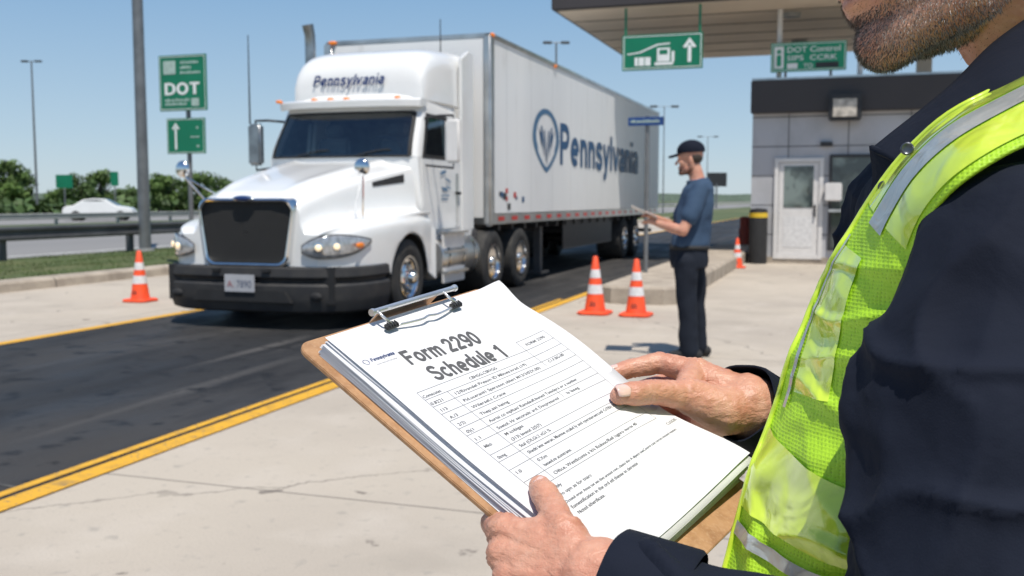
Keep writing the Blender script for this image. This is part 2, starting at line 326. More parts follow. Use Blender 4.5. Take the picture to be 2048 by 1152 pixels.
m_.bump(m_.noise(900, 1), .25, .0006); m_.bump(m_.noise(14, 4, .5), .45, .012); NAVY = m_.m
m_ = Mat('blue_shirt_cloth', (.046, .080, .135), .85, spec=.2); m_.var(3, (.038, .066, .115), .4, .7, 3); m_.bump(m_.noise(5, 3, .5), .3, .03); BSH = m_.m
m_ = Mat('dark_trousers', (.011, .014, .022), .85, spec=.2); m_.var(4, (.014, .018, .028)); m_.bump(m_.noise(5, 3, .5), .3, .03); TROU = m_.m
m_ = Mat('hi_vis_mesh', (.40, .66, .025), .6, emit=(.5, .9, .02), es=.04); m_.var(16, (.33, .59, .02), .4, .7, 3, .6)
vo = m_.n('ShaderNodeTexVoronoi'); vo.inputs['Scale'].default_value = 420; vo.inputs['Randomness'].default_value = .15; m_.t.links.new(m_.tc, vo.inputs['Vector'])
m_.mix(m_.math('MULTIPLY', m_.math('LESS_THAN', vo.outputs['Distance'], .28), .45), (.12, .24, .01)); m_.bump(vo.outputs['Distance'], .6, .001); m_.bump(m_.noise(22, 3, .6), .5, .01); HIV = m_.m
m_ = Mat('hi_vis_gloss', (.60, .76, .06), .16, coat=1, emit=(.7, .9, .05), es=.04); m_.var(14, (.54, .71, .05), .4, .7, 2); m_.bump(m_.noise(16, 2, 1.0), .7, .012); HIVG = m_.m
m_ = Mat('reflective_tape', (.50, .53, .51), .3, .3); m_.var(30, (.36, .39, .38)); m_.bump(m_.noise(30, 3, 1), .6, .006); TAPE = m_.m
HAIR = simple('grey_hair', (.13, .11, .10), .6, v=.65, sc=300); HAIRW = simple('pale_grey_hair', (.38, .35, .32), .55, v=.4, sc=300); HAIRD = simple('dark_hair', (.05, .035, .025), .7, v=.4, sc=60)

# ------------------------------------------------------------------ world, sun, camera
sc = bpy.context.scene
w = bpy.data.worlds.new('World'); sc.world = w; w.use_nodes = True
SUN = V((.225, -.31, .92)).normalized()
nt = w.node_tree; nd = nt.nodes
sk = nd.new('ShaderNodeTexSky'); sk.sky_type = 'NISHITA'; sk.sun_disc = False
sk.sun_elevation = math.asin(SUN.z); sk.sun_rotation = math.atan2(SUN.x, SUN.y); sk.air_density = 1.0; sk.dust_density = .4; sk.ozone_density = 1.3
bg = nd['Background']; bg.inputs[1].default_value = .12
tcw = nd.new('ShaderNodeTexCoord'); spx = nd.new('ShaderNodeSeparateXYZ'); nt.links.new(tcw.outputs['Generated'], spx.inputs[0])
rp = nd.new('ShaderNodeValToRGB'); nt.links.new(spx.outputs[2], rp.inputs[0])
els = rp.color_ramp.elements; els[0].position = 0.0; els[0].color = (.54, .665, .755, 1); els[1].position = 1.0; els[1].color = (.07, .16, .38, 1)
for p_, c_ in ((.06, (.43, .59, .74)), (.20, (.24, .43, .67)), (.45, (.13, .28, .53))):
    e = els.new(p_); e.color = (*c_, 1)
mul = nd.new('ShaderNodeVectorMath'); mul.operation = 'SCALE'; mul.inputs['Scale'].default_value = 1/.12; nt.links.new(rp.outputs[0], mul.inputs[0])
mxw = nd.new('ShaderNodeMix'); mxw.data_type = 'RGBA'; mxw.inputs[0].default_value = .82; nt.links.new(sk.outputs[0], mxw.inputs[6]); nt.links.new(mul.outputs[0], mxw.inputs[7])
nt.links.new(mxw.outputs[2], bg.inputs[0])
sl = bpy.data.lights.new('sun', 'SUN'); sl.energy = 4.9; sl.angle = math.radians(.5); sl.color = (1, .945, .86)
so = bpy.data.objects.new('sun', sl); col.objects.link(so); so.rotation_euler = SUN.to_track_quat('Z', 'Y').to_euler(); so.location = (5, -5, 20)
cd = bpy.data.cameras.new('camera'); cam = bpy.data.objects.new('camera', cd); col.objects.link(cam)
cd.lens = 35; cd.sensor_width = 36; cd.clip_start = .02; cd.clip_end = 6000
cam.matrix_world = Matrix(((RV.x, UV_.x, -FV.x, 0), (RV.y, UV_.y, -FV.y, 0), (RV.z, UV_.z, -FV.z, 1.35), (0, 0, 0, 1)))
cd.dof.use_dof = True; cd.dof.focus_distance = .74; cd.dof.aperture_fstop = 14
sc.camera = cam
sc.view_settings.view_transform = 'Standard'

# ------------------------------------------------------------------ setting
def sheet(name, x0, x1, y0, y1, z, m):
    o = MB().add([(x0,y0,z),(x1,y0,z),(x1,y1,z),(x0,y1,z)], [(0,1,2,3)]).build(name, m); o['kind'] = 'structure'; return o
sheet('ground', -2500, 2500, -300, 4500, -.012, LAND)
sheet('concrete_plaza', -11.6, 26, -8, 60, 0, CONC)
sheet('asphalt_lane', -7.42, -3.56, -8, 220, .004, ASPH)
sheet('access_road', -3.2, 20, 60, 260, -.004, HIGH)
sheet('yellow_lane_line', -3.56, -3.43, -8, 90, .008, YEL); sheet('yellow_lane_line', -3.66, -3.60, -8, 13, .008, YEL); sheet('yellow_lane_line', -7.56, -7.42, -8, 90, .008, YEL)
mb = MB(); random.seed(4); pts = [(-3.66-.25*i, 3.62+.05*math.sin(i*.7)+rnd(-.03,.03)+.012*i) for i in range(16)]
for i in range(15):
    (xa, ya), (xb, yb) = pts[i], pts[i+1]; mb.add([(xa, ya-.008, .0065), (xb, yb-.008, .0065), (xb, yb+.010, .0065), (xa, ya+.010, .0065)], [(0,1,2,3)])
o = mb.build('pavement_crack', CRK); o['kind'] = 'structure'
sheet('highway_near', -34, -18.2, -60, 900, -.003, HIGH)
sheet('highway_far', -66, -43, -60, 900, -.003, HIGH)
for x in (-18.9, -33.3, -43.8, -65): sheet('highway_edge_line', x-.08, x+.08, -60, 600, .002, WRP)
o = MB()
prof = [(-11.6, 0), (-11.62, .12), (-11.66, .15), (-11.95, .16), (-12.0, .11)]
o.loft([[V((x, y, z)) for x, z in prof] for y in [-8+i*2 for i in range(40)]], False, False)
o = o.build('kerb', KERB, smooth=30); o['kind'] = 'structure'
def verge(u, v):
    x = -12.0-6.2*u; y = -8+90*v; e = min(1, u*8)*min(1, (1-u)*4)
    return V((x, y, .11*(1-u)+e*.10*noise.noise(V((x*.8, y*.3, 0)))+.0))
o = MB().grid(verge, 24, 120).build('verge', GRS, smooth=180); o['kind'] = 'structure'
mb = MB(); random.seed(6)
for i in range(26000):
    y = 6+22*random.random(); u = random.random(); p = verge(u, (y+8)/90)
    if noise.noise(V((p.x*1.3, p.y*.9, 4))) < -.25: continue
    a = rnd(0, 6.28); h = rnd(.02, .06); wd = rnd(.004, .009); d = V((math.cos(a), math.sin(a), 0)); l = V((rnd(-.03, .03), rnd(-.03, .03), h))
    mb.add([p-d*wd, p+d*wd, p+l], [(0,1,2)])
tag(mb.build('grass', BLADE), 'short green grass on the strip behind the kerb', 'grass', kind='stuff')
mb = MB(); x0, x1, yA, yB = -3.05, -2.0, 12.7, 34
ring = lambda i, z: [V((x0+i, yA+i+.18, z)), V((x0+.18+i, yA+i, z)), V((x1-.18-i, yA+i, z)), V((x1-i, yA+.18+i, z)), V((x1-i, yB-i, z)), V((x0+i, yB-i, z))]
mb.loft([ring(0, 0), ring(0, .2), ring(.02, .23), ring(.05, .24)])
o = mb.build('kerbed_island', KERB); o['kind'] = 'structure'
mb = MB()
for k in range(2):
    R_ = 900+k*500; pts = []
    for i in range(160):
        a = math.radians(-75+150*i/159); x = R_*math.sin(a); y = R_*math.cos(a)
        pts.append((V((x, y, -2)), V((x*1.02, y*1.02, 5+k*5+6*noise.noise(V((i*.12, k*5, 0)))+3*noise.noise(V((i*.7, k, 1)))))))
    mb.loft([[p[0] for p in pts], [p[1] for p in pts]], False, False)
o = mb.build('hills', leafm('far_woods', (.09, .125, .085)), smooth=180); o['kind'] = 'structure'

# ------------------------------------------------------------------ trees
def crown_mesh(seed, W, H, n, leaf):
    random.seed(seed); mb = MB(); cl = []
    for i in range(26):
        a = rnd(0, 6.28); rr = W*.5*math.sqrt(random.random())*.8; z = H*(.18+.76*random.random()); k = 1-abs(z/H-.5)*1.0
        cl.append((V((math.cos(a)*rr*k, math.sin(a)*rr*k, z)), rnd(.12, .26)*W*.7))
    for i in range(n):
        c, r = random.choice(cl); d = V((random.gauss(0,1), random.gauss(0,1), random.gauss(0,.8))).normalized()
        p = c + d*r*(random.random()**.35); s_ = leaf*rnd(.6, 1.3)
        a = V((random.gauss(0,1), random.gauss(0,1), random.gauss(0,1))).normalized()*s_; b = a.cross(d).normalized()*s_*.7
        mb.add([p-a, p+b, p+a, p-b], [(0,1,2,3)])
    return mb
def tree(x, y, W, H, seed, label, m, group='trees along the far side of the highway'):
    t = thing('tree', (x, y, 0), label, 'tree', group)
    mb = crown_mesh(seed, W, H, 3600, .22*W/7); mb.v = [v+V((x, y, 0)) for v in mb.v]; mb.build('crown', m, t)
    tr = MB().chain([V((x, y, -.1)), V((x+.1, y, H*.4)), V((x, y, H*.75))], [.28, .2, .07], 8)
    for k in range(5):
        a = k*1.3; tr.cyl((x, y, H*.35+k*.2), (x+math.cos(a)*W*.3, y+math.sin(a)*W*.3, H*.6+k*.2), .1, .03, 7)
    tr.build('trunk', BARK, t)
def treepx(px, pyt, D, W, seed, label, m):
    g = LDZ((px-1024)/FPX*D, D, 0); H = 1.35+(400-pyt)/FPX*D
    tree(g.x, g.y, W, H, seed, label, m)
for i, (px, pyt, D, W, lb, m) in enumerate([
    (-60, 335, 118, 9, 'tree cut off by the left edge, tallest of the far clump', LEAF2), (10, 322, 120, 7.5, 'round leafy tree at the far left beside the light mast', LEAF), (46, 345, 125, 5, 'smaller tree at the right end of the leftmost clump', LEAF2),
    (165, 350, 120, 5.2, 'dark tree behind the small green sign beyond the white car', LEAF2), (205, 345, 126, 5.5, 'green tree between the two small distant green signs', LEAF), (128, 378, 140, 5, 'low tree left of the small distant sign', LEAF),
    (258, 382, 132, 6, 'low broad bush tree right of the second small sign', LEAF2), (322, 350, 118, 6, 'round tree left of the large green sign post', LEAF), (352, 358, 124, 5.5, 'dark tree directly behind the sign post', LEAF2), (402, 350, 120, 6, 'tree between the sign post and the truck', LEAF), (440, 360, 128, 7, 'tree half hidden behind the truck bonnet', LEAF2)]):
    treepx(px, pyt, D, W, 30+i, lb, m)
random.seed(5)
mb = MB()
for i in range(9000):
    x = rnd(-120, -72); y = rnd(20, 260); h = 1.3+1.0*noise.noise(V((x*.1, y*.1, 0)))
    p = V((x, y, rnd(0, max(.3, h)))); a = V((random.gauss(0,1), random.gauss(0,1), random.gauss(0,1))).normalized()*.6; b = a.cross(V((.3,.2,1))).normalized()*.5
    mb.add([p-a, p+b, p+a, p-b], [(0,1,2,3)])
tag(mb.build('scrub', LEAF2), 'low dark green scrub bank beyond the highway', 'scrub', kind='stuff')

# ------------------------------------------------------------------ guard rails
def wbeam(x, y0, y1, z, m, parent, face=1):
    pr = [(0, .0), (.05, .03), (.05, .08), (0, .12), (0, .19), (.05, .23), (.05, .28), (0, .31)]
    MB().loft([[V((x+face*a, y, z+b)) for a, b in pr] for y in (y0, y1)], False, False).build('rail', m, parent, smooth=40, thick=.004)
t = thing('guard_rail', (-17.3, 17, 0), 'dark weathered steel guard rail on square posts behind the grass strip', 'guard rail')
wbeam(-17.22, -6, 70, .46, GALD, t)
for k in range(18):
    y = 17+(k-5)*4.1; MB().box(-17.42, -17.28, y-.08, y+.08, -.1, .74).build('post', GALD, t, bevel=.01)
t = thing('guard_rail', (-42, 50, 0), 'pale guard rail along the median in front of the white car', 'guard rail')
wbeam(-41.9, 0, 260, .30, RAILL, t)
for k in range(40): MB().box(-42.1, -41.95, 10+k*5, 10.15+k*5, -.1, .6).build('post', RAILL, t)

# ------------------------------------------------------------------ poles and lamps
t = thing('lamp_pole', G(291, 506), 'thick grey steel pole left of the large green sign, running out of the top', 'pole')
b = G(291, 506); MB().cyl(b, b+V((0,0,14)), .15, .11, 20).build('pole', GALV, t, smooth=40)
MB().cyl(b, b+V((0,0,.12)), .24, .22, 20).build('base_collar', RAILL, t, smooth=40)
mb = MB(); mb.cyl(b+V((0,0,14)), b+V((1.8,0,14.4)), .05, .04); mb.build('arm', GALV, t)
MB().box(b.x+1.6, b.x+2.3, b.y-.15, b.y+.15, 14.35, 14.5).build('lamp_head', GALD, t, bevel=.03)
def mast(px, pyt, D, label, hw=.8, r=.14):
    g = LDZ((px-1024)/FPX*D, D, 0); H = 1.35+(400-pyt)/FPX*D
    t = thing('light_mast', g, label, 'light mast', 'high light masts in the distance')
    MB().cyl(g, g+V((0,0,H)), r*1.4, r*.8, 10).build('pole', GALV, t, smooth=40)
    MB().cyl(g+V((0,0,H))-RV*hw, g+V((0,0,H))+RV*hw, r*.4, r*.4, 8).build('crossarm', GALV, t)
    for s_ in (-1, 1): c = g+V((0,0,H))+RV*(s_*hw); MB().obox(c, RV*.35, FH*.2, V((0,0,.09))).build('lamp_head', GALD, t, bevel=.03)
mast(78, 128, 105, 'tall thin light mast with twin lamps at the far left', .7, .10)
mast(1111, 92, 80, 'light mast with twin lamps rising behind the trailer', .7, .09)
mast(1325, 216, 95, 'distant light mast just right of the trailer top', 1.0, .05)
mast(1412, 275, 150, 'faint distant light mast above the man in the cap', 1.2, .06)

# ------------------------------------------------------------------ signs
def frame_fn(p0, dx, dy): return lambda x, y: p0 + dx*x + dy*y
X1 = V((1, 0, 0)); Z1 = V((0, 0, 1))
def panel(px0, py0, px1, py1, Y, name, m, parent, th=.03):
    a = hitY(px0, py1, Y); b = hitY(px1, py0, Y)
    o = MB().box(a.x, b.x, Y, Y+th, a.z, b.z).build(name, m, parent, bevel=.004)
    return a, b.x-a.x, b.z-a.z
def rim(mb, a, w_, h, i, th, Y):
    for (x0, x1, z0, z1) in ((i, w_-i, i, i+th), (i, w_-i, h-i-th, h-i), (i, i+th, i+th, h-i-th), (w_-i-th, w_-i, i+th, h-i-th)):
        mb.add([(a.x+x0, Y, a.z+z0), (a.x+x1, Y, a.z+z0), (a.x+x1, Y, a.z+z1), (a.x+x0, Y, a.z+z1)], [(0,1,2,3)])
def rect(mb, a, w_, h, u0, u1, v0, v1, Y): mb.add([(a.x+w_*u0, Y, a.z+h*v0), (a.x+w_*u1, Y, a.z+h*v0), (a.x+w_*u1, Y, a.z+h*v1), (a.x+w_*u0, Y, a.z+h*v1)], [(0,1,2,3)])
def arrow(mb, a, w_, h, cu, v0, v1, sz, Y):
    x = a.x+w_*cu; z0 = a.z+h*v0; z1 = a.z+h*v1; t_ = sz*.26
    mb.add([(x-t_, Y, z0), (x+t_, Y, z0), (x+t_, Y, z1-sz*1.1), (x-t_, Y, z1-sz*1.1)], [(0,1,2,3)])
    mb.add([(x-sz, Y, z1-sz*1.35), (x-sz*.55, Y, z1-sz*1.5), (x, Y, z1-sz*.75), (x+sz*.55, Y, z1-sz*1.5), (x+sz, Y, z1-sz*1.35), (x, Y, z1)], [(0,1,2,5), (5,2,3,4)])
random.seed(9)
YS = 16.5; sb = hitY(376, 400, YS)
t = thing('road_sign', (sb.x, YS+.1, .1), 'tall green sign reading DOT above a smaller green arrow panel on one post', 'road sign')
MB().cyl((sb.x, YS+.09, 0), (sb.x, YS+.09, 3.9), .045, .045, 12).build('post', GALV, t, smooth=40)
a, w_, h = panel(320, 107, 411, 223, YS, 'upper_panel', SGN, t)
y = YS-.004; mb = MB(); rim(mb, a, w_, h, .025, .012, y); mb.build('border', SGW, t)
a2 = a.copy(); MB().stroke_text('DOT', lambda x, z, k: V((a2.x+w_*.12+x, y-.001*k, a2.z+h*.29+z)), w=w_*.74, h=h*.215, hw=.10).build('lettering', SGW, t)
mb = MB(); rect(mb, a, w_, h, .10, .36, .66, .90, y)
for (u0, u1, v) in ((.46, .84, .84), (.46, .72, .75), (.46, .88, .66), (.12, .64, .17), (.12, .60, .10)):
    u = u0
    while u < u1-.02: wd = rnd(.025, .05); rect(mb, a, w_, h, u, min(u1, u+wd), v, v+rnd(.035, .055), y); u += wd+.014
rect(mb, a, w_, h, .68, .84, .08, .22, y); mb.build('small_print', SGW2, t)
a, w_, h = panel(335, 235, 409, 308, YS, 'lower_panel', SGN, t)
mb = MB(); rim(mb, a, w_, h, .02, .01, y); arrow(mb, a, w_, h, .24, .12, .88, .09, y); mb.build('up_arrow', SGW, t)
mb = MB(); rect(mb, a, w_, h, .78, .83, .70, .76, y); rect(mb, a, w_, h, .62, .86, .455, .485, y); rect(mb, a, w_, h, .78, .85, .18, .24, y)
mb.build('small_marks', SGW2, t)
for (px0, py0, px1, py1, D, lb) in ((117, 350, 150, 376, 100, 'small distant green sign left of the pair beyond the white car'), (226, 344, 241, 372, 100, 'narrow distant green sign beyond the white car')):
    c = LDZ(((px0+px1)/2-1024)/FPX*D, D, 0); hw = (px1-px0)/2/FPX*D; z1 = 1.35+(400-py0)/FPX*D; z0 = 1.35+(400-py1)/FPX*D
    t = thing('road_sign', c, lb, 'road sign'); MB().obox(c+V((0,0,(z0+z1)/2)), RV*hw, FH*.05, V((0,0,(z1-z0)/2))).build('panel', SGN, t)
    MB().cyl(c, c+V((0,0,z0)), .07, .07, 8).build('post', GALV, t)
pb = G(1291, 545, .24); t = thing('street_sign', pb, 'small blue blade sign on a slim grey post on the island', 'street sign')
MB().cyl(pb, V((pb.x, pb.y, hitY(1291, 232, pb.y).z)), .035, .035, 12).build('post', GALV, t, smooth=40)
a, w_, h = panel(1256, 233, 1327, 252, pb.y-.07, 'panel', SBL, t, .02)
mb = MB(); u = .08
while u < .85: wd = rnd(.03, .06); rect(mb, a, w_, h, u, u+wd, .35, rnd(.55, .72), pb.y-.074); u += wd+.015
mb.build('small_print', SGW2, t)
c = LDZ((1431-1024)/FPX*160, 160, 0); t = thing('billboard', c, 'dark distant billboard beyond the man in the cap', 'billboard')
MB().obox(c+V((0,0,4.6)), RV*1.6, FH*.1, V((0,0,1.1))).build('panel', DARK, t); MB().cyl(c, c+V((0,0,4)), .15, .15, 8).build('post', GALV, t)

# ------------------------------------------------------------------ cones
def cone(loc, H, label, grp='orange traffic cones'):
    s_ = H/.7; t = thing('traffic_cone', loc, label, 'traffic cone', grp); L = V(loc)
    b_ = .19*s_; mb = MB(); ring = lambda r, z: [L+V((x*r, y*r, z)) for x, y in ((-1,-.7),(-.7,-1),(.7,-1),(1,-.7),(1,.7),(.7,1),(-.7,1),(-1,.7))]
    mb.loft([ring(b_, .009), ring(b_, .03*s_), ring(b_*.93, .04*s_), ring(b_*.75, .045*s_)]); mb.build('base', ORANGE, t)
    R_ = lambda z: (.135-(.135-.028)*z/.7)*s_
    MB().lathe([(R_(.04)*1.05, .04*s_), (R_(.06), .06*s_), (R_(.3), .3*s_), (R_(.69), .69*s_), (R_(.7)*.7, .7*s_), (R_(.7)*.6, .66*s_)], L, (0,0,1), 28).build('body', ORANGE, t, smooth=40)
    for z0, z1 in ((.25, .36), (.44, .54)):
        MB().lathe([(R_(z0)+.0015, z0*s_), (R_(z1)+.0015, z1*s_)], L, (0,0,1), 28, False).build('reflective_band', REFW, t, smooth=40)
    mb = MB()
    for k in range(5):
        a0 = -1.9+k*.13; z = (.10+.01*(k%2))*s_
        q = lambda a_, zz: L+V((math.cos(a_)*(R_(zz/s_)+.002), math.sin(a_)*(R_(zz/s_)+.002), zz))
        mb.add([q(a0, z), q(a0+.07, z), q(a0+.07, z+.05*s_), q(a0, z+.05*s_)], [(0,1,2,3)])
    mb.build('stencil_mark', DARK, t)
cone(G(281, 603), .68, 'orange cone with white bands alone left of the truck bumper')
cone(G(1190, 628), .69, 'left cone of the pair in front of the island kerb')
cone(G(1272, 632), .67, 'right cone of the pair in front of the island kerb, nearest the man')
cone(G(1474, 536), .60, 'farther small cone near the booth bollard')

# ------------------------------------------------------------------ far car
def far_car():
    D = 66; c = LDZ((203-1024)/FPX*D, D, 0); t = thing('car', c, 'white sedan driving on the far carriageway behind the pale rail', 'car')
    d = (RV*.98+FH*.2).normalized(); n = V((-d.y, d.x, 0))
    pr = [(-2.15,.35),(-2.2,.75),(-2.0,.95),(-1.5,1.0),(-.9,1.38),(-.2,1.46),(.45,1.40),(1.15,.98),(1.9,.86),(2.2,.7),(2.2,.35)]
    rg = lambda o_: [c + d*x + n*o_*(1 if z < 1.05 else .82) + Z1*z for x, z in pr]
    MB().loft([rg(-.88), rg(.88)]).build('body', WHITE, t, bevel=.08, smooth=50)
    for s_ in (-1, 1):
        q = lambda x, z: c + d*x + n*(s_*.895*(1 if z < 1.0 else .86)) + Z1*z
        MB().add([q(-1.3,1.02), q(-.85,1.32), q(-.15,1.38), q(.4,1.33), q(.95,1.0)], [(0,1,2,3,4)]).build('side_window', GLASS, t)
        for x in (-1.35, 1.4): MB().cyl(c+d*x+n*(s_*.9)+Z1*.32, c+d*x+n*(s_*.7)+Z1*.32, .33, .33, 20).build('wheel', TYRE, t)
    MB().add([c+d*1.22+n*.7+Z1*.99, c+d*.5+n*.6+Z1*1.39, c+d*.5-n*.6+Z1*1.39, c+d*1.22-n*.7+Z1*.99], [(0,1,2,3)]).build('windscreen', GLASS, t)
far_car()

# ------------------------------------------------------------------ wheels
def wheel(parent, x, y, r, w_, side, rim_m=CHROME, dual=False):
    ax = V((side, 0, 0)); c = V((x, y, r+.004))
    rr = r*.56
    o = MB().lathe([(rr, -w_), (r*.90, -w_), (r*.985, -w_+.03), (r, -w_+.06), (r, -.06), (r*.985, -.03), (r*.90, -.004), (r*.72, .004), (rr, -.02)], c, ax, 48, False).build('wheel', TYRE, parent, smooth=40)
    d0 = .10 if dual else .02
    prof = [(rr*1.01, -.03), (rr*1.0, .0), (rr*.94, .0), (rr*.90, -d0), (rr*.80, -d0-.02), (rr*.62, -d0-.0), (rr*.56, -d0+.01), (rr*.36, -d0+.01)]
    MB().lathe(prof, c, ax, 40).build('rim', rim_m, o, smooth=35)
    hb = MB().lathe([(rr*.37, -d0), (rr*.35, -d0+.05), (rr*.28, -d0+.09), (rr*.12, -d0+.1)], c, ax, 24)
    for k in range(10):
        a_ = k*math.pi/5; p = c+V((0, math.cos(a_), math.sin(a_)))*rr*.48; hb.cyl(p+ax*(-d0), p+ax*(-d0+.035), .014, .012, 6)
    hb.build('hub', rim_m, o, smooth=35)
    hm = MB()
    for k in range(8):
        a_ = (k+.5)*math.pi/4; p = c+V((0, math.cos(a_), math.sin(a_)))*rr*.72; hm.cyl(p+ax*(-d0-.012), p+ax*(-d0+.0), .022, .022, 10)
    hm.build('rim_hole', DARK, o)

# ------------------------------------------------------------------ TRUCK
TX = -5.95
truck = thing('semi_truck', (TX, 11, 0), 'white conventional semi truck cab with dark bumper stopped in the asphalt lane', 'truck')
ZC = [(9.08,1.36),(9.14,1.42),(9.3,1.475),(9.6,1.555),(10.1,1.66),(10.7,1.77),(11.2,1.85)]
HW = [(9.08,.60),(9.2,.64),(9.5,.69),(10.1,.77),(10.7,.87),(11.2,.96)]
ZF = [(9.08,.98),(9.14,1.03),(9.3,1.08),(9.6,1.13),(10.2,1.17),(10.8,1.20),(11.2,1.20)]
XO = [(9.08,.82),(9.12,.90),(9.2,.98),(9.4,1.08),(9.7,1.15),(10.1,1.20),(10.8,1.21),(11.2,1.18)]
WY, WR = 10.58, .45
def zbot(y):
    d = abs(y-WY)
    if d < .55: return .42+math.sqrt(.55**2-d*d)
    return .62 if y < WY else .48
def hsec(y):
    zc, hw, zf, xo, zb = cr(ZC,y), cr(HW,y), cr(ZF,y), cr(XO,y), zbot(y)
    cre = .026*ss(9.1, 9.5, y)
    zl = max(zf-.26, zb+.03); k = [(0,0,zc+cre*.3),(1,hw*.45,zc-.004+cre*.3),(1.5,hw*.66,zc-.010+cre),(1.7,hw*.72,zc-.036),(2.2,hw*.93,zc-.080),(2.5,hw+.0,zc-.13),(3.4,hw+.02,zf+.11),(4,hw+.07,zf+.02),(4.5,hw+.15,zf+.008),(5.4,(hw+xo)/2+.11,zf+.004),(6,xo-.045,zf-.045),(6.4,xo-.006,zf-.10),(7,xo,zl),(8,xo-.01,zb)]
    n = 52; return [(cr([(a_,b_) for a_,b_,c_ in k], 8*i/n), cr([(a_,c_) for a_,b_,c_ in k], 8*i/n)) for i in range(n+1)]
def hx_at(y, z):
    h_ = hsec(y)
    for i in range(8, len(h_)-1):
        if h_[i][1] >= z >= h_[i+1][1]: return h_[i][0]+(h_[i+1][0]-h_[i][0])*(h_[i][1]-z)/(h_[i][1]-h_[i+1][1]+1e-9)
    return h_[-1][0]
ys = [9.08,9.09,9.105,9.13,9.17]+[9.2+.04*i for i in range(51)]
mb = MB(); rings = []
for y in ys:
    h_ = hsec(y); rings.append([V((TX-x, y, z)) for x, z in reversed(h_)]+[V((TX+x, y, z)) for x, z in h_[1:]])
mb.loft(rings, False, False); fr = rings[0]
mb.add(fr, [tuple(range(len(fr)))])
mb.build('hood', WHITE, truck, smooth=30)
MB().box(TX-.85, TX+.85, 9.3, 11.1, .45, 1.05).build('engine_bay', BLACK, truck)
for s_ in (-1, 1):
    mb = MB(); mb.loft([[V((TX+s_*x, WY+math.cos(a_)*.545, .42+math.sin(a_)*.545)) for a_ in [math.pi*i/16 for i in range(17)]] for x in (.8, 1.17)], False, False)
    mb.build('wheel_arch_liner', BLACK, truck)
path = [(0,8.93),(.4,8.94),(.68,8.97),(.89,9.04),(1.06,9.17),(1.16,9.36),(1.205,9.6),(1.21,9.95)]
pth = [(cr([(i,p[0]) for i,p in enumerate(path)], k/4), cr([(i,p[1]) for i,p in enumerate(path)], k/4)) for k in range(29)]
full = [(-x, y) for x, y in reversed(pth)]+pth[1:]
prof = [(-.12,.645),(-.03,.66),(.0,.645),(.010,.56),(.002,.545),(-.04,.525),(-.045,.50),(-.000,.48),(.012,.465),(.010,.34),(-.00,.29),(-.03,.20),(-.10,.175)]
mb = MB(); rg = []
for i, (x, y) in enumerate(full):
    a_ = V(full[max(i-1,0)]); b_ = V(full[min(i+1,len(full)-1)]); tn = (b_-a_).normalized(); nr = V((tn.y, -tn.x))
    rg.append([V((TX+x+nr.x*o_, y+nr.y*o_, z)) for o_, z in prof])
mb.loft(rg, False, False); mb.build('bumper', BUMP, truck, smooth=30)
MB().box(TX-1.0, TX+1.0, 9.06, 9.3, .28, .66).build('bumper_core', BLACK, truck)
MB().loft([[V((TX+x, y_, z)) for x, z in ((-.60,.29),(-.52,.42),(.52,.42),(.60,.29))] for y_ in (8.905, 8.97)]).build('bumper_intake', BLACK, truck, bevel=.008)
for s_ in (-1,1):
    MB().ell(V((TX+s_*.84, 8.99, .36)), V((.07,0,0)), V((0,.03,0)), V((0,0,.045)), 20, 10).build('fog_lamp', BLACK, truck, smooth=180)
    MB().box(TX+s_*.3-.05, TX+s_*.3+.05, 8.90, 8.96, .60, .64).build('tow_hook_cover', BLACK, truck, bevel=.01)
a, w_, h = panel(449, 550, 508, 583, 8.885, 'license_plate', PLW, truck, .012)
mb = MB().text('7890', frame_fn(V((a.x+w_*.42, 8.882, a.z+h*.28)), X1, Z1), w=w_*.48, h=h*.42); mb.build('plate_number', PLT, truck)
mb = MB().text('A.', frame_fn(V((a.x+w_*.10, 8.882, a.z+h*.28)), X1, Z1), h=h*.38); mb.build('plate_mark', PLR, truck)
def gout(k):
    pts = []
    tw, bw, z0, z1, r_ = .545-k, .475-k, .69+k, 1.335-k, .11
    for cx, cz, a0 in ((tw-r_, z1-r_, 0), (-tw+r_, z1-r_, 90), (-bw+r_, z0+r_, 180), (bw-r_, z0+r_, 270)):
        for j in range(6): a_ = math.radians(a0+j*18); pts.append((cx+r_*math.cos(a_), cz+r_*math.sin(a_)))
    return pts
yf = lambda x: 9.03+.025*(x/.5)**2
mb = MB(); R0 = [V((TX+x, yf(x)+.08, z)) for x, z in gout(-.04)]; R1 = [V((TX+x, yf(x)-.03, z)) for x, z in gout(-.033)]; R2 = [V((TX+x, yf(x)-.045, z)) for x, z in gout(-.015)]; R3 = [V((TX+x, yf(x)-.035, z)) for x, z in gout(.0)]; R4 = [V((TX+x, yf(x)+.03, z)) for x, z in gout(.008)]
mb.loft([R0, R1, R2, R3, R4], True, False); gr = mb.build('grille_surround', CHROME, truck, smooth=40)
gp_ = gout(-.008); mb = MB(); cz_ = 1.01
mb.loft([[V((TX+x*k, yf(x*k)+.004, cz_+(z-cz_)*k)) for x, z in gp_] for k in (1, .8, .6, .4, .2, .02)], True, False); mb.build('grille', GRM, truck, smooth=180)
MB().ell(V((TX, 8.990, 1.365)), V((.13,0,0)), V((0,.03,0)), V((0,0,.034)), 20, 8).build('badge', CHROME, gr, smooth=180)
MB().ell(V((TX, 8.970, 1.365)), V((.10,0,0)), V((0,.018,0)), V((0,0,.022)), 20, 8).build('badge_centre', NAVYT, gr, smooth=180)
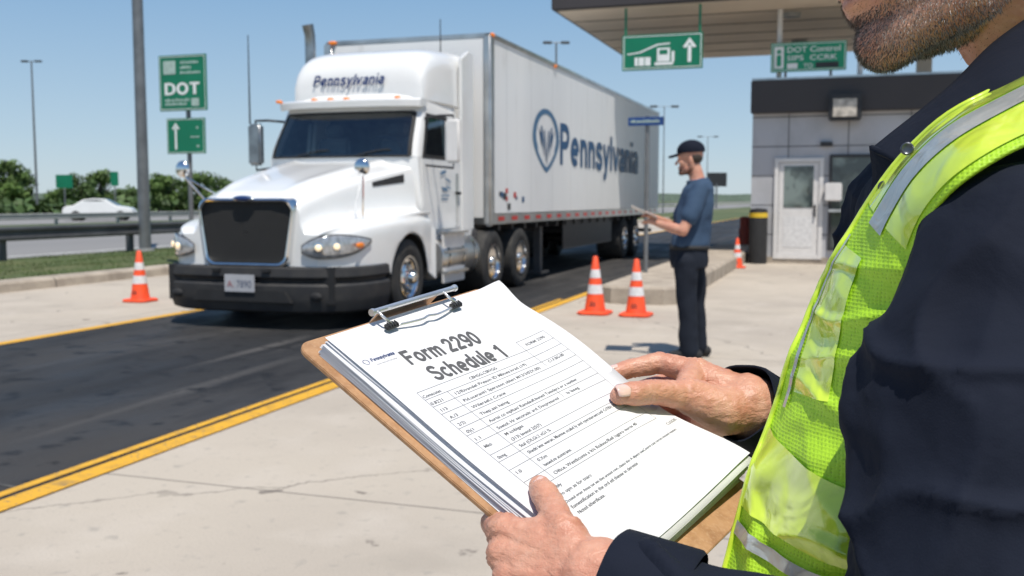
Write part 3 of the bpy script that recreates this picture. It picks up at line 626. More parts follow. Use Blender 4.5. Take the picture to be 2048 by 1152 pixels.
for s_ in (-1, 1):
    hp = [(.64,9.055,.80,.88),(.73,9.06,.765,.935),(.82,9.065,.750,.970),(.895,9.105,.748,.990),(.98,9.19,.755,.995),(1.055,9.32,.775,.985),(1.11,9.47,.82,.965),(1.145,9.64,.90,.935)]
    def hf(u, v, s_=s_):
        k = u*7; X_ = cr([(i,p[0]) for i,p in enumerate(hp)], k); Y_ = cr([(i,p[1]) for i,p in enumerate(hp)], k); z0 = cr([(i,p[2]) for i,p in enumerate(hp)], k); z1 = cr([(i,p[3]) for i,p in enumerate(hp)], k)
        bul = .012*math.sin(math.pi*v)
        return V((TX+s_*(X_+.012+bul*.6), Y_-.012-bul, z0+(z1-z0)*v))
    hl = MB().grid(hf, 28, 6).build('headlight', LENS, truck, smooth=180, thick=.01)
    mb = MB().tube([hf(i/20, 0) for i in range(21)]+[hf(1-i/20, 1) for i in range(21)]+[hf(0, 0)], .005, 6); mb.build('bezel', DARK, hl, smooth=60)
    for k, u in enumerate((.30, .56)):
        p = hf(u, .5)+V((s_*.004, -.006, 0)); MB().lathe([(.050-.008*k, -.01), (.052-.008*k, .006), (.044-.008*k, .008)], p, V((s_*(.25+.5*k), -1, 0)), 20).build('reflector', CHROME, hl, smooth=60)
        MB().lathe([(.036-.006*k, .004), (.032, .016), (.014, .022)], p, V((s_*(.25+.5*k), -1, 0)), 20).build('lit_bulb', LAMP, hl, smooth=60)
    p = hf(.84, .42)+V((s_*.008, -.004, 0)); MB().ell(p, V((.012,0,0)), V((0,.10,0)), V((0,0,.028))).build('turn_signal', AMBER, hl, smooth=180)
CY = lambda z: cr([(.7,11.12),(1.3,11.12),(1.86,11.02),(2.46,11.34),(2.56,11.40),(2.66,11.55)], z)
HWZ = lambda z: cr([(.78,1.02),(1.3,1.03),(1.86,1.02),(2.2,.99),(2.46,.96)], z)
def fy(z, x, hw): q = abs(x/hw); return CY(z)+.05*q*q+.10*q**8
def cabring(z, hw, y1=12.62):
    pts = []
    for i in range(13):
        x = -hw+2*hw*i/12; pts.append(V((TX+x, fy(z, x, hw), z)))
    return pts+[V((TX+hw, y1-.04, z)), V((TX+hw-.04, y1, z)), V((TX-hw+.04, y1, z)), V((TX-hw, y1-.04, z))]
MB().loft([cabring(z, w__) for z, w__ in ((.78,1.02),(1.3,1.03),(1.86,1.02),(1.885,1.015))]).build('cab', WHITE, truck, smooth=35)
MB().loft([cabring(z, w__) for z, w__ in ((2.43,.965),(2.46,.96),(2.56,.94),(2.64,.90),(2.68,.80))]).build('cab_roof', WHITE, truck, smooth=35)
for s_ in (-1, 1):
    mb = MB(); rg = []
    for k in range(6):
        z = 1.875+.565*k/5; hw = HWZ(z)
        rg.append([V((TX+s_*(hw-.085), fy(z, hw-.085, hw), z)), V((TX+s_*(hw-.02), fy(z, hw-.02, hw), z)), V((TX+s_*hw, fy(z, hw, hw)+.02, z)), V((TX+s_*hw, fy(z, hw, hw)+.15, z)), V((TX+s_*(hw-.05), fy(z, hw, hw)+.15, z)), V((TX+s_*(hw-.085), fy(z, hw-.085, hw)+.05, z))])
    mb.loft(rg).build('windshield_pillar', WHITE, truck, smooth=35)
    mb = MB(); mb.loft([[V((TX+s_*(HWZ(z)), y_, z)) if o_ == 0 else V((TX+s_*(HWZ(z)-.06), y_, z)) for y_, o_ in ((12.17,0),(12.60,0),(12.60,1),(12.17,1))] for z in (1.875, 2.15, 2.44)]).build('rear_pillar', WHITE, truck, smooth=35)
mb = MB().box(TX-.95, TX+.95, 12.52, 12.60, 1.8, 2.5); mb.build('cab_rear_wall', SEAT, truck)
MB().box(TX-.94, TX+.94, 11.28, 12.5, 1.886, 1.895).build('cab_floor', DASH, truck)
MB().box(TX-.93, TX+.93, 11.20, 11.42, 1.89, 1.925).build('dashboard', DASH, truck, bevel=.012)
for x in (-.46, .46):
    st_ = MB().box(TX+x-.23, TX+x+.23, 11.78, 11.92, 1.9, 2.16).build('seat_back', SEAT, truck, bevel=.04, bseg=3, smooth=40); MB().box(TX+x-.13, TX+x+.13, 11.79, 11.89, 2.18, 2.34).build('headrest', SEAT, st_, bevel=.03, bseg=3, smooth=40)
sw = MB().tube([V((TX+.46+.21*math.cos(i*math.pi/12), 11.50-.09*math.sin(i*math.pi/12), 1.99+.15*math.sin(i*math.pi/12))) for i in range(25)], .016, 8); sw.build('steering_wheel', DASH, truck, smooth=60)
def ws(u, v, o_=.006):
    z = 1.885+.55*v; hw = HWZ(z)-.075; x = -hw+2*hw*u
    return V((TX+x, fy(z, x, HWZ(z))-o_, z))
wsh = MB().grid(ws, 20, 8).build('windshield', WSG, truck, smooth=180)
mb = MB()
for u0, u1, v0, v1 in ((0,1,-.03,.015),(0,1,.985,1.03)): mb.grid(lambda u, v: ws(u0+(u1-u0)*u, v0+(v1-v0)*v, .012), 20, 1)
for u0 in (0, 1): mb.grid(lambda u, v: ws(u0-.012+.024*u, v, .012), 1, 8)
mb.build('gasket', BLACK, wsh)
for u0 in (.22, .66): MB().tube([ws(u0+.22*k/6, .02+.12*math.sin(k/6*1.6), .03) for k in range(7)], .008, 6).build('wiper', BLACK, wsh)
mb = MB(); rg = []
for i in range(17):
    x = -.98+1.96*i/16; q = abs(x)/.98; y = 11.20+.08*q*q+.08*q**8
    rg.append([V((TX+x, y+.22, 2.60)), V((TX+x, y+.04, 2.60)), V((TX+x, y, 2.575)), V((TX+x, y+.01, 2.50)), V((TX+x, y+.03, 2.49)), V((TX+x, y+.2, 2.53))])
mb.loft(rg); vis = mb.build('sun_visor', WHITE, truck, smooth=40)
for px in (556, 632, 665, 697, 796):
    p = hitY(px, 200, 11.33); x = p.x-TX; MB().ell(V((p.x, 11.28+.08*abs(x)**2, 2.607)), V((.045,0,0)), V((0,.05,0)), V((0,0,.022)), 14, 8).build('marker_light', AMBER, truck, smooth=180)
def fr_ring(y, hw, zt, zb=2.6):
    pts = []
    for i in range(29):
        a_ = math.pi*i/28; cx = math.cos(a_); sx = math.sin(a_)
        pts.append(V((TX+hw*(abs(cx)**.26)*(1 if cx > 0 else -1)*(1-.06*sx), y, zb+(zt-zb)*(sx**.22)+.012*sx)))
    return pts
FK = [(11.58,.80,2.70),(11.583,.875,2.82),(11.60,.905,2.93),(11.65,.92,3.05),(11.73,.93,3.15),(11.86,.94,3.23),(12.05,.95,3.28),(12.3,.96,3.31),(12.62,.97,3.34),(13.0,.975,3.36)]
MB().loft([fr_ring(y, hw, zt) for y, hw, zt in FK], True).build('roof_fairing', WHITE, truck, smooth=35)
a3 = hitY(629, 163, 11.60); b = hitY(770, 148, 11.60)
def ffn(x, y_, k):
    z = 2.81+y_
    return V((a3.x+x, cr([(2.7,11.565),(2.84,11.572),(2.95,11.59),(3.08,11.64),(3.2,11.75)], z)-.014-.0006*k, z))
MB().stroke_text('Pennsylvania', ffn, w=b.x-a3.x, h=.135, shear=.25, hw=.10, gap=.13).build('fairing_lettering', NAVYT, truck)
for s_ in (-1, 1):
    x = TX+s_*1.03
    MB().prism([(x, 12.63, .62), (x, 13.08, .62), (x, 13.08, 3.35), (x, 12.9, 3.37), (x, 12.63, 3.24)], V((-s_*.05, 0, 0))).build('side_fairing', WHITE, truck, bevel=.012)
    dr = MB().prism([(x-s_*.0, 11.28, .98), (x, 12.58, .98), (x-s_*.012, 12.58, 1.85), (x-s_*.012, 11.28, 1.85)], V((s_*.012, 0, 0))).build('door', WHITE, truck, bevel=.006)
    q = lambda y, z, o_=.008: V((TX+s_*(HWZ(z)+o_), y, z))
    MB().loft([[q(11.31,1.865), q(12.24,1.865), q(12.24,2.43), q(11.56,2.43)], [q(11.40,1.91), q(12.16,1.91), q(12.16,2.38), q(11.62,2.38)]], True, False).build('window_frame', BLACK, dr, thick=.008)
    MB().add([q(11.40,1.91,.003), q(12.16,1.91,.003), q(12.16,2.38,.003), q(11.62,2.38,.003)], [(0,1,2,3)]).build('window', WSG, dr)
    MB().box(*(sorted((x+s_*.012, x+s_*.045))), 12.34, 12.5, 1.42, 1.46).build('handle', BLACK, dr, bevel=.008)
    MB().box(*(sorted((x+s_*.01, x+s_*.025))), 12.36, 12.42, 1.02, 1.7).build('grab_rail', CHROME, dr)
    MB().prism([(TX+s_*1.12, 11.22, .48), (TX+s_*1.12, 11.50, .36), (TX+s_*1.12, 11.50, 1.0), (TX+s_*1.05, 11.22, 1.05)], V((-s_*.14, 0, 0))).build('skirt', WHITE, truck, bevel=.01)
    tk = MB().lathe([(.05,-.02),(.27,0),(.295,.03),(.295,1.27),(.27,1.3),(.05,1.32)], V((TX+s_*.90, 11.6, .62)), (0,1,0), 32).build('fuel_tank', ALU, truck, smooth=40)
    for z in (.42, .68, .92): MB().box(TX+s_*1.19-.1, TX+s_*1.19+.04, 11.62, 12.35, z, z+.035).build('step', ALU, truck, bevel=.006)
    MB().box(TX+s_*1.17-.03, TX+s_*1.17, 11.62, 12.35, .30, .96).build('step_panel', CREAM, truck, bevel=.006)
    for y in (11.75, 12.25, 12.7): MB().lathe([(.30,0),(.302,.05)], V((TX+s_*.90, y, .62)), (0,1,0), 32, False).build('tank_strap', CHROME, truck, smooth=40)
    mx = TX+s_*1.39; my = 11.42
    mr = MB().box(mx-.10, mx+.10, my-.05, my+.05, 1.80, 2.34).build('mirror', STEEL if s_ < 0 else CREAM, truck, bevel=.03, bseg=3, smooth=40)
    MB().box(mx-.08, mx+.08, my+.052, my+.058, 1.83, 2.31).build('mirror_glass', MIRR, mr)
    mb = MB().tube([(TX+s_*.98, 11.5, 2.36), (TX+s_*1.2, 11.42, 2.38), (mx, my, 2.38), (mx, my, 2.3)], .016, 8); mb.tube([(TX+s_*1.0, 11.4, 1.78), (mx, my, 1.74), (mx, my, 1.84)], .014, 8); mb.build('mirror_arm', DARK, mr)
    hx = TX+s_*1.06 if s_ > 0 else TX-1.2; hz = 1.70
    hm = MB().ell(V((hx, 9.62, hz)), V((.09,0,0)), V((0,.05,0)), V((0,0,.095)), 22, 12).build('hood_mirror', CHROME, truck, smooth=180)
    mb = MB().tube([(hx, 9.64, hz-.08), (TX+s_*1.0, 9.75, 1.35), (TX+s_*.98, 9.78, 1.12)], .011, 8); mb.tube([(hx, 9.64, hz-.08), (TX+s_*.84, 9.9, 1.36), (TX+s_*.80, 9.95, 1.22)], .009, 8); mb.build('mirror_stalk', CHROME, hm)
    vz = lambda u, v: 1.50+.06*u+v*(.055+.045*u)
    MB().grid(lambda u, v: V((TX+s_*(hx_at(10.35+.62*u, vz(u, v))+.006), 10.35+.62*u, vz(u, v))), 10, 4).build('hood_vent', BLACK, truck, thick=.006)
    wheel(truck, TX+s_*1.17, WY, WR, .27, s_)
    for y in (13.46, 14.72): wheel(truck, TX+s_*1.20, y, .46, .58, s_, dual=True)
    MB().prism([(TX+s_*1.1, 13.0, .95), (TX+s_*1.1, 12.98, .9), (TX+s_*1.1, 12.92, .45), (TX+s_*1.1, 12.95, .45), (TX+s_*1.1, 13.02, .9)], V((-s_*.4, 0, 0))).build('mudguard', DARK, truck)
mb = MB()
for s_ in (-1,1): mb.box(TX+s_*.42-.05, TX+s_*.42+.05, 9.3, 15.6, .62, .86)
mb.box(TX-.42, TX+.42, 13.0, 15.2, .7, .8); mb.cyl((TX-1.1, WY, .45), (TX+1.1, WY, .45), .06); mb.cyl((TX-1.1, 13.46, .46), (TX+1.1, 13.46, .46), .1); mb.cyl((TX-1.1, 14.72, .46), (TX+1.1, 14.72, .46), .1)
mb.build('chassis', DARK, truck)
MB().prism([(TX-.9, 13.5, .95), (TX+.9, 13.5, .95), (TX+.9, 14.7, .93), (TX-.9, 14.7, .93)], V((0,0,.06))).build('fifth_wheel', DARK, truck)
ex = MB().tube([(TX-1.32, 12.75, .9), (TX-1.32, 12.75, 3.5), (TX-1.32, 12.74, 3.68), (TX-1.33, 12.70, 3.82)], [.075,.075,.075,.08], 18).build('exhaust_stack', STEEL, truck, smooth=60)
MB().lathe([(.10,1.6),(.11,1.65),(.11,2.9),(.10,2.95)], V((TX-1.32, 12.75, 0)), (0,0,1), 24).build('heat_shield', STEEL, ex, smooth=50)
p = hitY(500, 250, 11.5); MB().tube([(p.x, 11.5, 2.35), (p.x, 11.5, hitY(500, 70, 11.5).z)], [.012,.006], 6).build('antenna', DARK, truck)
p = hitY(905, 90, 13.2); MB().tube([(p.x-.1, 13.0, 3.3), (p.x-.1, 13.0, hitY(905, 42, 13.2).z)], [.01,.006], 6).build('antenna', DARK, truck)
def emblem(mb, fn):
    N = 40; outer = []; inner = []
    for i in range(N):
        a_ = 2*math.pi*i/N+math.pi/2; x = .5*math.cos(a_); y = .5*math.sin(a_)
        y = y if y > 0 else y*(1.15-.25*abs(x)*2); x = x*(1 if y > 0 else 1-.25*(-y*2)**1.5*.9)
        outer.append((x, y)); th = .20 if (i < 14 or i > 26) else .13; inner.append((x*(1-2*th*.62), y*(1-2*th*.5)+.012))
    for i in range(N):
        j = (i+1) % N
        mb.add([fn(*outer[i]), fn(*outer[j]), fn(*inner[j]), fn(*inner[i])], [(0,1,2,3)])
def chevron(mb, fn, s_, o_, top, bot):
    # one swept feather of the winged figure
    mb.add([fn(s_*(o_*.75+.012), bot), fn(s_*(.055+o_), bot+.30), fn(s_*(.10+o_*1.05), top), fn(s_*(.055+o_*.95), top-.03), fn(s_*(.01+o_*.75), bot+.22)], [(0,1,2,4),(4,2,3)])
c0 = V((TX+1.03+.0145, 12.0, 1.60)); mb = MB()
for k, (ya, za, yb, zb_, th) in enumerate(((-.16, .10, .02, .14, .035), (-.16, .10, -.12, -.08, .035), (-.12, -.08, .06, -.10, .04), (.0, .04, .18, .0, .03), (.02, -.06, .17, -.09, .025))):
    mb.add([c0+V((0, ya, za)), c0+V((0, yb, zb_)), c0+V((.0005*k, yb+.01, zb_-th)), c0+V((.0005*k, ya+.01, za-th))], [(0,1,2,3)])
c1 = c0+V((0, -.14, -.20))
for k in range(2): mb.add([c1+V((0, 0, -k*.05)), c1+V((0, .28-.06*k, -k*.05)), c1+V((0, .28-.06*k, .018-k*.05)), c1+V((0, 0, .018-k*.05))], [(0,1,2,3)])
mb.build('door_emblem', BLUE2, truck)

# ------------------------------------------------------------------ TRAILER
LX, RX, Y0, Y1, ZB, ZT = -7.32, -4.75, 13.32, 26.7, 1.0, 3.68
trailer = thing('semi_trailer', (TX, 14, 0), 'long white box trailer with blue lettering coupled behind the truck cab', 'trailer')
MB().box(LX+.01, RX-.01, Y0+.02, Y1, ZB+.15, ZT-.06).build('box_body', TRS, trailer)
MB().box(LX, RX, Y0+.1, Y1, ZB, ZB+.16).build('side_rail', ALU, trailer, bevel=.01)
MB().box(LX-.01, RX+.01, Y0, Y1+.01, ZT-.07, ZT).build('top_rail', ALU, trailer, bevel=.015)
for x in (LX, RX): MB().box(x-.05 if x < TX else x-.11, x+.11 if x < TX else x+.012, Y0-.03, Y0+.14, ZB-.02, ZT-.02).build('corner_post', ALU, trailer, bevel=.03, bseg=3, smooth=40)
MB().box(LX+.12, RX-.12, Y0+.005, Y0+.015, ZB+.1, ZT-.08).build('front_panel', TRS, trailer)
y = Y0+.3
while y < Y1-.3:
    MB().add([(RX+.004, y, ZB+.05), (RX+.004, y+.28, ZB+.05), (RX+.004, y+.28, ZB+.11), (RX+.004, y, ZB+.11)], [(0,1,2,3)]).build('reflective_tape', REDL, trailer); y += .62
a4 = hitX(1121, 330, RX); b = hitX(1275, 352, RX)
MB().stroke_text('Pennsylvania', lambda x, y, k: V((RX-.005+.0008*k, a4.y+x, 1.97+y)), w=b.y-a4.y, h=.72, hw=.098, gap=.12).build('side_lettering', BLUE, trailer)
la = hitX(1066, 280, RX); lb = hitX(1119, 280, RX); cy = (la.y+lb.y)/2; ww = lb.y-la.y
fn = lambda x, y: V((RX-.005, cy+x*ww, 2.37+y*.98)); mb = MB(); emblem(mb, fn); mb.build('shield_emblem', BLUE2, trailer)
kk = 0
for s_ in (-1, 1):
    for (o_, top, bot) in ((.0, .16, -.46), (.11, .22, -.30), (.22, .17, -.16)):
        fn2 = lambda x, y: V((RX-.003+.001*kk, cy+x*ww, 2.36+y*.98)); mb = MB(); chevron(mb, fn2, s_, o_, top, bot); mb.build('shield_feather', BLUE, trailer); kk += 1
random.seed(3)
for k in range(9):
    y = Y0+.35+rnd(0, 1.3); z = ZB+.2+rnd(0, .25); s_ = rnd(.05, .10)
    MB().add([(RX-.006+k*.0003, y, z), (RX-.006+k*.0003, y+s_*1.5, z), (RX-.006+k*.0003, y+s_*1.5, z+s_), (RX-.006+k*.0003, y, z+s_)], [(0,1,2,3)]).build('decal', (REDL, BLUE, DARK)[k % 3], trailer)
for y, z in ((Y0+.0, ZT+.0), (Y0+3.2, ZT-.03)): MB().ell(V((RX+.005, y+.06, z-.03)), V((.03,0,0)), V((0,.07,0)), V((0,0,.03))).build('marker_light', AMBER, trailer)
MB().ell(V((LX+.1, Y0-.01, ZT-.03)), V((.07,0,0)), V((0,.03,0)), V((0,0,.03))).build('marker_light', AMBER, trailer)
TXX = -6.03
mb = MB()
for s_ in (-1,1): mb.box(TXX+s_*.5-.05, TXX+s_*.5+.05, Y0+.4, Y1-.1, .78, .99)
for k in range(20): mb.box(LX+.1, RX-.1, Y0+.6+k*.63, Y0+.68+k*.63, .9, .99)
mb.build('underframe', DARK, trailer)
for s_ in (-1,1):
    MB().box(TXX+s_*.95-.06, TXX+s_*.95+.06, 16.6, 16.75, .12, 1.0).build('landing_leg', GALD, trailer)
    MB().box(TXX+s_*.95-.15, TXX+s_*.95+.15, 16.5, 16.85, .08, .12).build('landing_foot', GALD, trailer)
    for y in (22.6, 23.85): wheel(trailer, TXX+s_*1.24, y, .46, .58, s_, dual=True)
    MB().box(TXX+s_*1.15-.02, TXX+s_*1.15, 17.6, 21.6, .45, 1.0).build('skirt_panel', DARK, trailer)
    MB().box(TXX+s_*.85-.3, TXX+s_*.85+.3, 24.5, 24.52, .2, 1.0).build('mud_flap', BLACK, trailer)
mb = MB(); mb.cyl((TXX-1.1, 22.6, .46), (TXX+1.1, 22.6, .46), .09); mb.cyl((TXX-1.1, 23.85, .46), (TXX+1.1, 23.85, .46), .09); mb.box(TXX-.6, TXX+.6, 22.0, 24.5, .6, .8); mb.build('axles', DARK, trailer)
MB().box(TXX-1.1, TXX+1.1, Y1-.12, Y1-.04, .5, .6).build('rear_guard', GALD, trailer)

# ------------------------------------------------------------------ BOOTH + CANOPY
BY = 22.0; CZ = 5.36
fx = lambda px, Y=BY: hitY(px, 400, Y).x
fz = lambda px, py, Y=BY: hitY(px, py, Y).z
bx0 = fx(1502); bx1 = bx0+5.2
bt = thing('toll_booth', (bx0+2.6, BY+2.5, 0), 'grey panelled inspection booth with white door and dark roof band under the canopy', 'booth')
MB().box(bx0, bx1, BY, BY+4.5, 0, 3.2).build('wall', BPAN, bt)
MB().box(bx0-.04, bx1+.04, BY-.04, BY+4.54, 0, .14).build('plinth', KERB, bt)
z0 = fz(1600, 226); z1 = fz(1600, 160)
MB().box(bx0-.03, bx1+.3, BY-.22, BY+4.7, z0, z1).build('roof_band', FASC, bt, bevel=.02)
MB().box(bx0-.02, bx1+.2, BY-.15, BY+4.6, z1-.02, z1+.05).build('roof_edge', ALU, bt)
d0, d1 = fx(1548), fx(1646); dt = fz(1600, 316)
df = MB()
for (a0, a1, c0_, c1_) in ((d0, d0+.09, .1, dt), (d1-.09, d1, .1, dt), (d0+.09, d1-.09, dt-.09, dt), (d0+.09, d1-.09, .1, .2)): df.box(a0, a1, BY-.06, BY+.01, c0_, c1_)
df.build('door_frame', CREAM, bt, bevel=.006)
door = MB().box(d0+.1, d1-.1, BY-.035, BY-.008, .2, dt-.1).build('door', CREAM, bt, bevel=.004)
MB().box(d0+.2, d1-.2, BY-.045, BY-.036, fz(1600, 415), fz(1600, 332)).build('door_glass', GLASS2, door)
MB().box(d1-.18, d1-.14, BY-.09, BY-.035, 1.0, 1.25).build('handle', DARK, door, bevel=.005)
MB().box(d0+.2, d1-.2, BY-.04, BY-.036, .35, 1.0).build('kick_panel', REFW, door)
w0, w1 = fx(1657), fx(1830)
wf = MB()
for (a0, a1, c0_, c1_) in ((w0, w0+.06, .35, dt), (w1-.06, w1, .35, dt), (w0, w1, dt, dt+.06), (w0, w1, .29, .35), ((w0+w1)/2-.03, (w0+w1)/2+.03, .35, dt)): wf.box(a0, a1, BY-.05, BY+.01, c0_, c1_)
wf = wf.build('window_frame', DARK, bt); MB().box(w0+.06, w1-.06, BY-.02, BY-.01, .35, dt).build('window_glass', GLASS2, wf)
MB().box(w0-.0, w1+.1, BY-.2, BY-.051, 1.10, 1.16).build('counter_shelf', ALU, bt, bevel=.01)
bxm = fx(1666, BY-.2); MB().box(bxm-.17, bxm+.17, BY-.25, BY-.06, fz(1666, 402), fz(1666, 366)).build('wall_box', CREAM, bt, bevel=.02)
MB().box(fx(1638), fx(1662), BY-.08, BY, fz(1650, 293), fz(1650, 284)).build('sensor', DARK, bt)
fl = MB().box(fx(1652, BY-.4), fx(1718, BY-.4), BY-.45, BY-.1, fz(1685, 240, BY-.4), fz(1685, 186, BY-.4)).build('floodlight', DARK, bt, bevel=.03)
MB().box(fx(1660, BY-.46), fx(1709, BY-.46), BY-.47, BY-.452, fz(1685, 234, BY-.46), fz(1685, 196, BY-.46)).build('floodlight_lens', simple('flood_lens', (.62, .56, .48), .25, v=.5, sc=9), fl, bevel=.01)
MB().cyl(((fx(1685)), BY-.2, fz(1685, 195)), (fx(1685), BY+.0, fz(1685, 175)), .03).build('floodlight_arm', DARK, fl)
for px in (1552, 1712): x = fx(px, BY+.1); MB().cyl((x, BY+.1, z1), (x, BY+.1, CZ), .055, .055, 14).build('roof_strut', CREAM, bt, smooth=40)
cn = thing('canopy', (1, 25, 0), 'flat drive-through canopy with dark fascia and pale underside over the booth', 'canopy')
cx0, cx1, cy0, cy1 = -6.05, 9.5, 20.8, 29.0
MB().box(cx0, cx1, cy0, cy1, CZ+.02, CZ+.85).build('fascia', FASC, cn, bevel=.02)
MB().box(cx0+.12, cx1-.12, cy0+.12, cy1-.12, CZ-.01, CZ+.017).build('soffit', SOFF, cn)
for k in range(1, 6): MB().box(cx0+.15, cx1-.15, cy0+k*1.35, cy0+k*1.35+.03, CZ-.022, CZ-.012).build('soffit_joint', FASC, cn)
for x, y in ((-1.2, 22.6), (2.5, 22.6), (-3.8, 26.5), (-1.2, 26.5)): MB().lathe([(.18, CZ-.1), (.2, CZ-.012)], V((x, y, 0)), (0,0,1), 20).build('downlight', RAILL, cn)
for x in (1.8, 7.2): MB().box(x-.18, x+.18, 27.4, 27.76, 0, CZ-.01).build('column', CREAM, cn, bevel=.02)
SY = 20.95
t = thing('hanging_sign', hitY(1325, 100, SY), 'green hanging sign with white fuel pump pictogram and up arrow', 'sign')
a, w_, h = panel(1244, 63, 1406, 142, SY, 'panel', SGN, t, .05); y = SY-.004
for u in (.04, .96): MB().cyl((a.x+w_*u, SY+.03, a.z+h), (a.x+w_*u, SY+.03, CZ+.0), .025).build('hanger', SGN, t)
mb = MB(); rim(mb, a, w_, h, .03, .015, y); arrow(mb, a, w_, h, .84, .18, .86, .14, y)
rect(mb, a, w_, h, .44, .60, .22, .60, y); rect(mb, a, w_, h, .41, .64, .12, .20, y); rect(mb, a, w_, h, .62, .655, .2, .50, y); rect(mb, a, w_, h, .16, .36, .12, .36, y)
mb.add([(a.x+w_*u, y, a.z+h*v) for u, v in ((.06,.47),(.22,.52),(.44,.72),(.60,.74),(.60,.70),(.45,.68),(.23,.48),(.07,.44))], [(0,1,6,7),(1,2,5,6),(2,3,4,5)])
mb.build('pictogram', SGW, t)
for q_ in ((.47, .57, .42, .55), (.20, .21, .12, .36), (.28, .29, .12, .36)): mb = MB(); rect(mb, a, w_, h, *q_, y-.003); mb.build('pictogram_cutout', SGN, t)
SY = BY-.15
t = thing('roof_sign', hitY(1620, 150, SY), 'green sign reading DOT Control standing on the booth roof', 'sign')
a, w_, h = panel(1541, 80, 1694, 145, SY, 'panel', SGNB, t, .05); y = SY-.004
for u in (.2, .8): MB().cyl((a.x+w_*u, SY+.03, z1), (a.x+w_*u, SY+.03, a.z+.1), .03).build('support', GALV, t)
mb = MB(); rim(mb, a, w_, h, .025, .014, y); rect(mb, a, w_, h, .045, .175, .12, .88, y)
mb.build('border', SGW, t); mb = MB(); mb.cyl((a.x+w_*.11, y-.003, a.z+h*.70), (a.x+w_*.11, y-.001, a.z+h*.70), .045, .045, 16); rect(mb, a, w_, h, .08, .14, .2, .58, y-.003); mb.build('person_symbol', SGNB, t)
MB().text('DOT Control', frame_fn(V((a.x+w_*.22, y, a.z+h*.66)), X1, Z1), w=w_*.70, h=h*.20, bold=.01).build('lettering', SGW, t)
MB().text('SIPS  CCRK', frame_fn(V((a.x+w_*.22, y, a.z+h*.38)), X1, Z1), w=w_*.66, h=h*.18, bold=.01).build('lettering', SGW, t)
MB().text('TO', frame_fn(V((a.x+w_*.44, y, a.z+h*.11)), X1, Z1), h=h*.16, bold=.01).build('lettering', SGW, t)
mb = MB(); rect(mb, a, w_, h, .22, .36, .10, .29, y); mb.build('white_patch', SGW, t); mb = MB(); rect(mb, a, w_, h, .60, .90, .10, .29, y); mb.build('dark_patch', DARK, t)
p = G(1515, 527); t = thing('bollard', p, 'black cylindrical bollard with yellow top band beside the booth door', 'bollard')
MB().lathe([(.19,0),(.19,1.1),(.17,1.16),(.05,1.18)], p, (0,0,1), 28).build('post', BLACK, t, smooth=40); MB().lathe([(.193,.98),(.193,1.08)], p, (0,0,1), 28, False).build('yellow_band', YBAND, t, smooth=40)
p = G(1488, 508); t = thing('barrel', p, 'dark red safety barrel with bands just behind the farther cone', 'barrel')
MB().lathe([(.16,0),(.16,.3),(.14,.34),(.15,.62),(.12,.66),(.12,.90),(.08,.94)], p, (0,0,1), 24).build('drum', simple('faded_red', (.30, .05, .03), .6), t, smooth=40)

# ------------------------------------------------------------------ head helper
def head_shapes(mb, HC, F, U, R, s=1.0):
    h = lambda f, u, r: HC+F*(f*s)+U*(u*s)+R*(r*s)
    e = lambda f, u, r, a, b, c: mb.ell(h(f,u,r), F*(a*s), R*(c*s), U*(b*s), 20, 14)
    e(-.012,.045,0,.098,.088,.076); e(.03,-.035,0,.058,.078,.056); e(.035,.03,0,.062,.06,.062); e(.043,-.068,0,.046,.045,.046)
    mb.chain([h(.070,-.096,-.012), h(.076,-.097,0), h(.070,-.096,.012)], [.019*s,.020*s,.019*s])
    for q in (-1,1):
        mb.chain([h(.064,-.092,q*.016), h(.03,-.082,q*.040), h(-.012,-.058,q*.054), h(-.015,-.02,q*.058)], [.020*s,.022*s,.021*s,.022*s])
        e(.058,-.02,q*.034,.03,.03,.026); e(.078,.028,q*.032,.016,.008,.026); e(-.012,-.005,q*.075,.018,.032,.008)
        mb.sph(h(.107,-.026,q*.012), .008*s); e(.072,.008,q*.031,.012,.010,.014)
    mb.chain([h(.083,.02,0), h(.100,-.005,0), h(.115,-.024,0)], [.008*s,.009*s,.011*s])
    e(.088,-.055,0,.012,.006,.024); e(.086,-.066,0,.012,.007,.020); e(.074,-.062,0,.020,.026,.034)
    return h

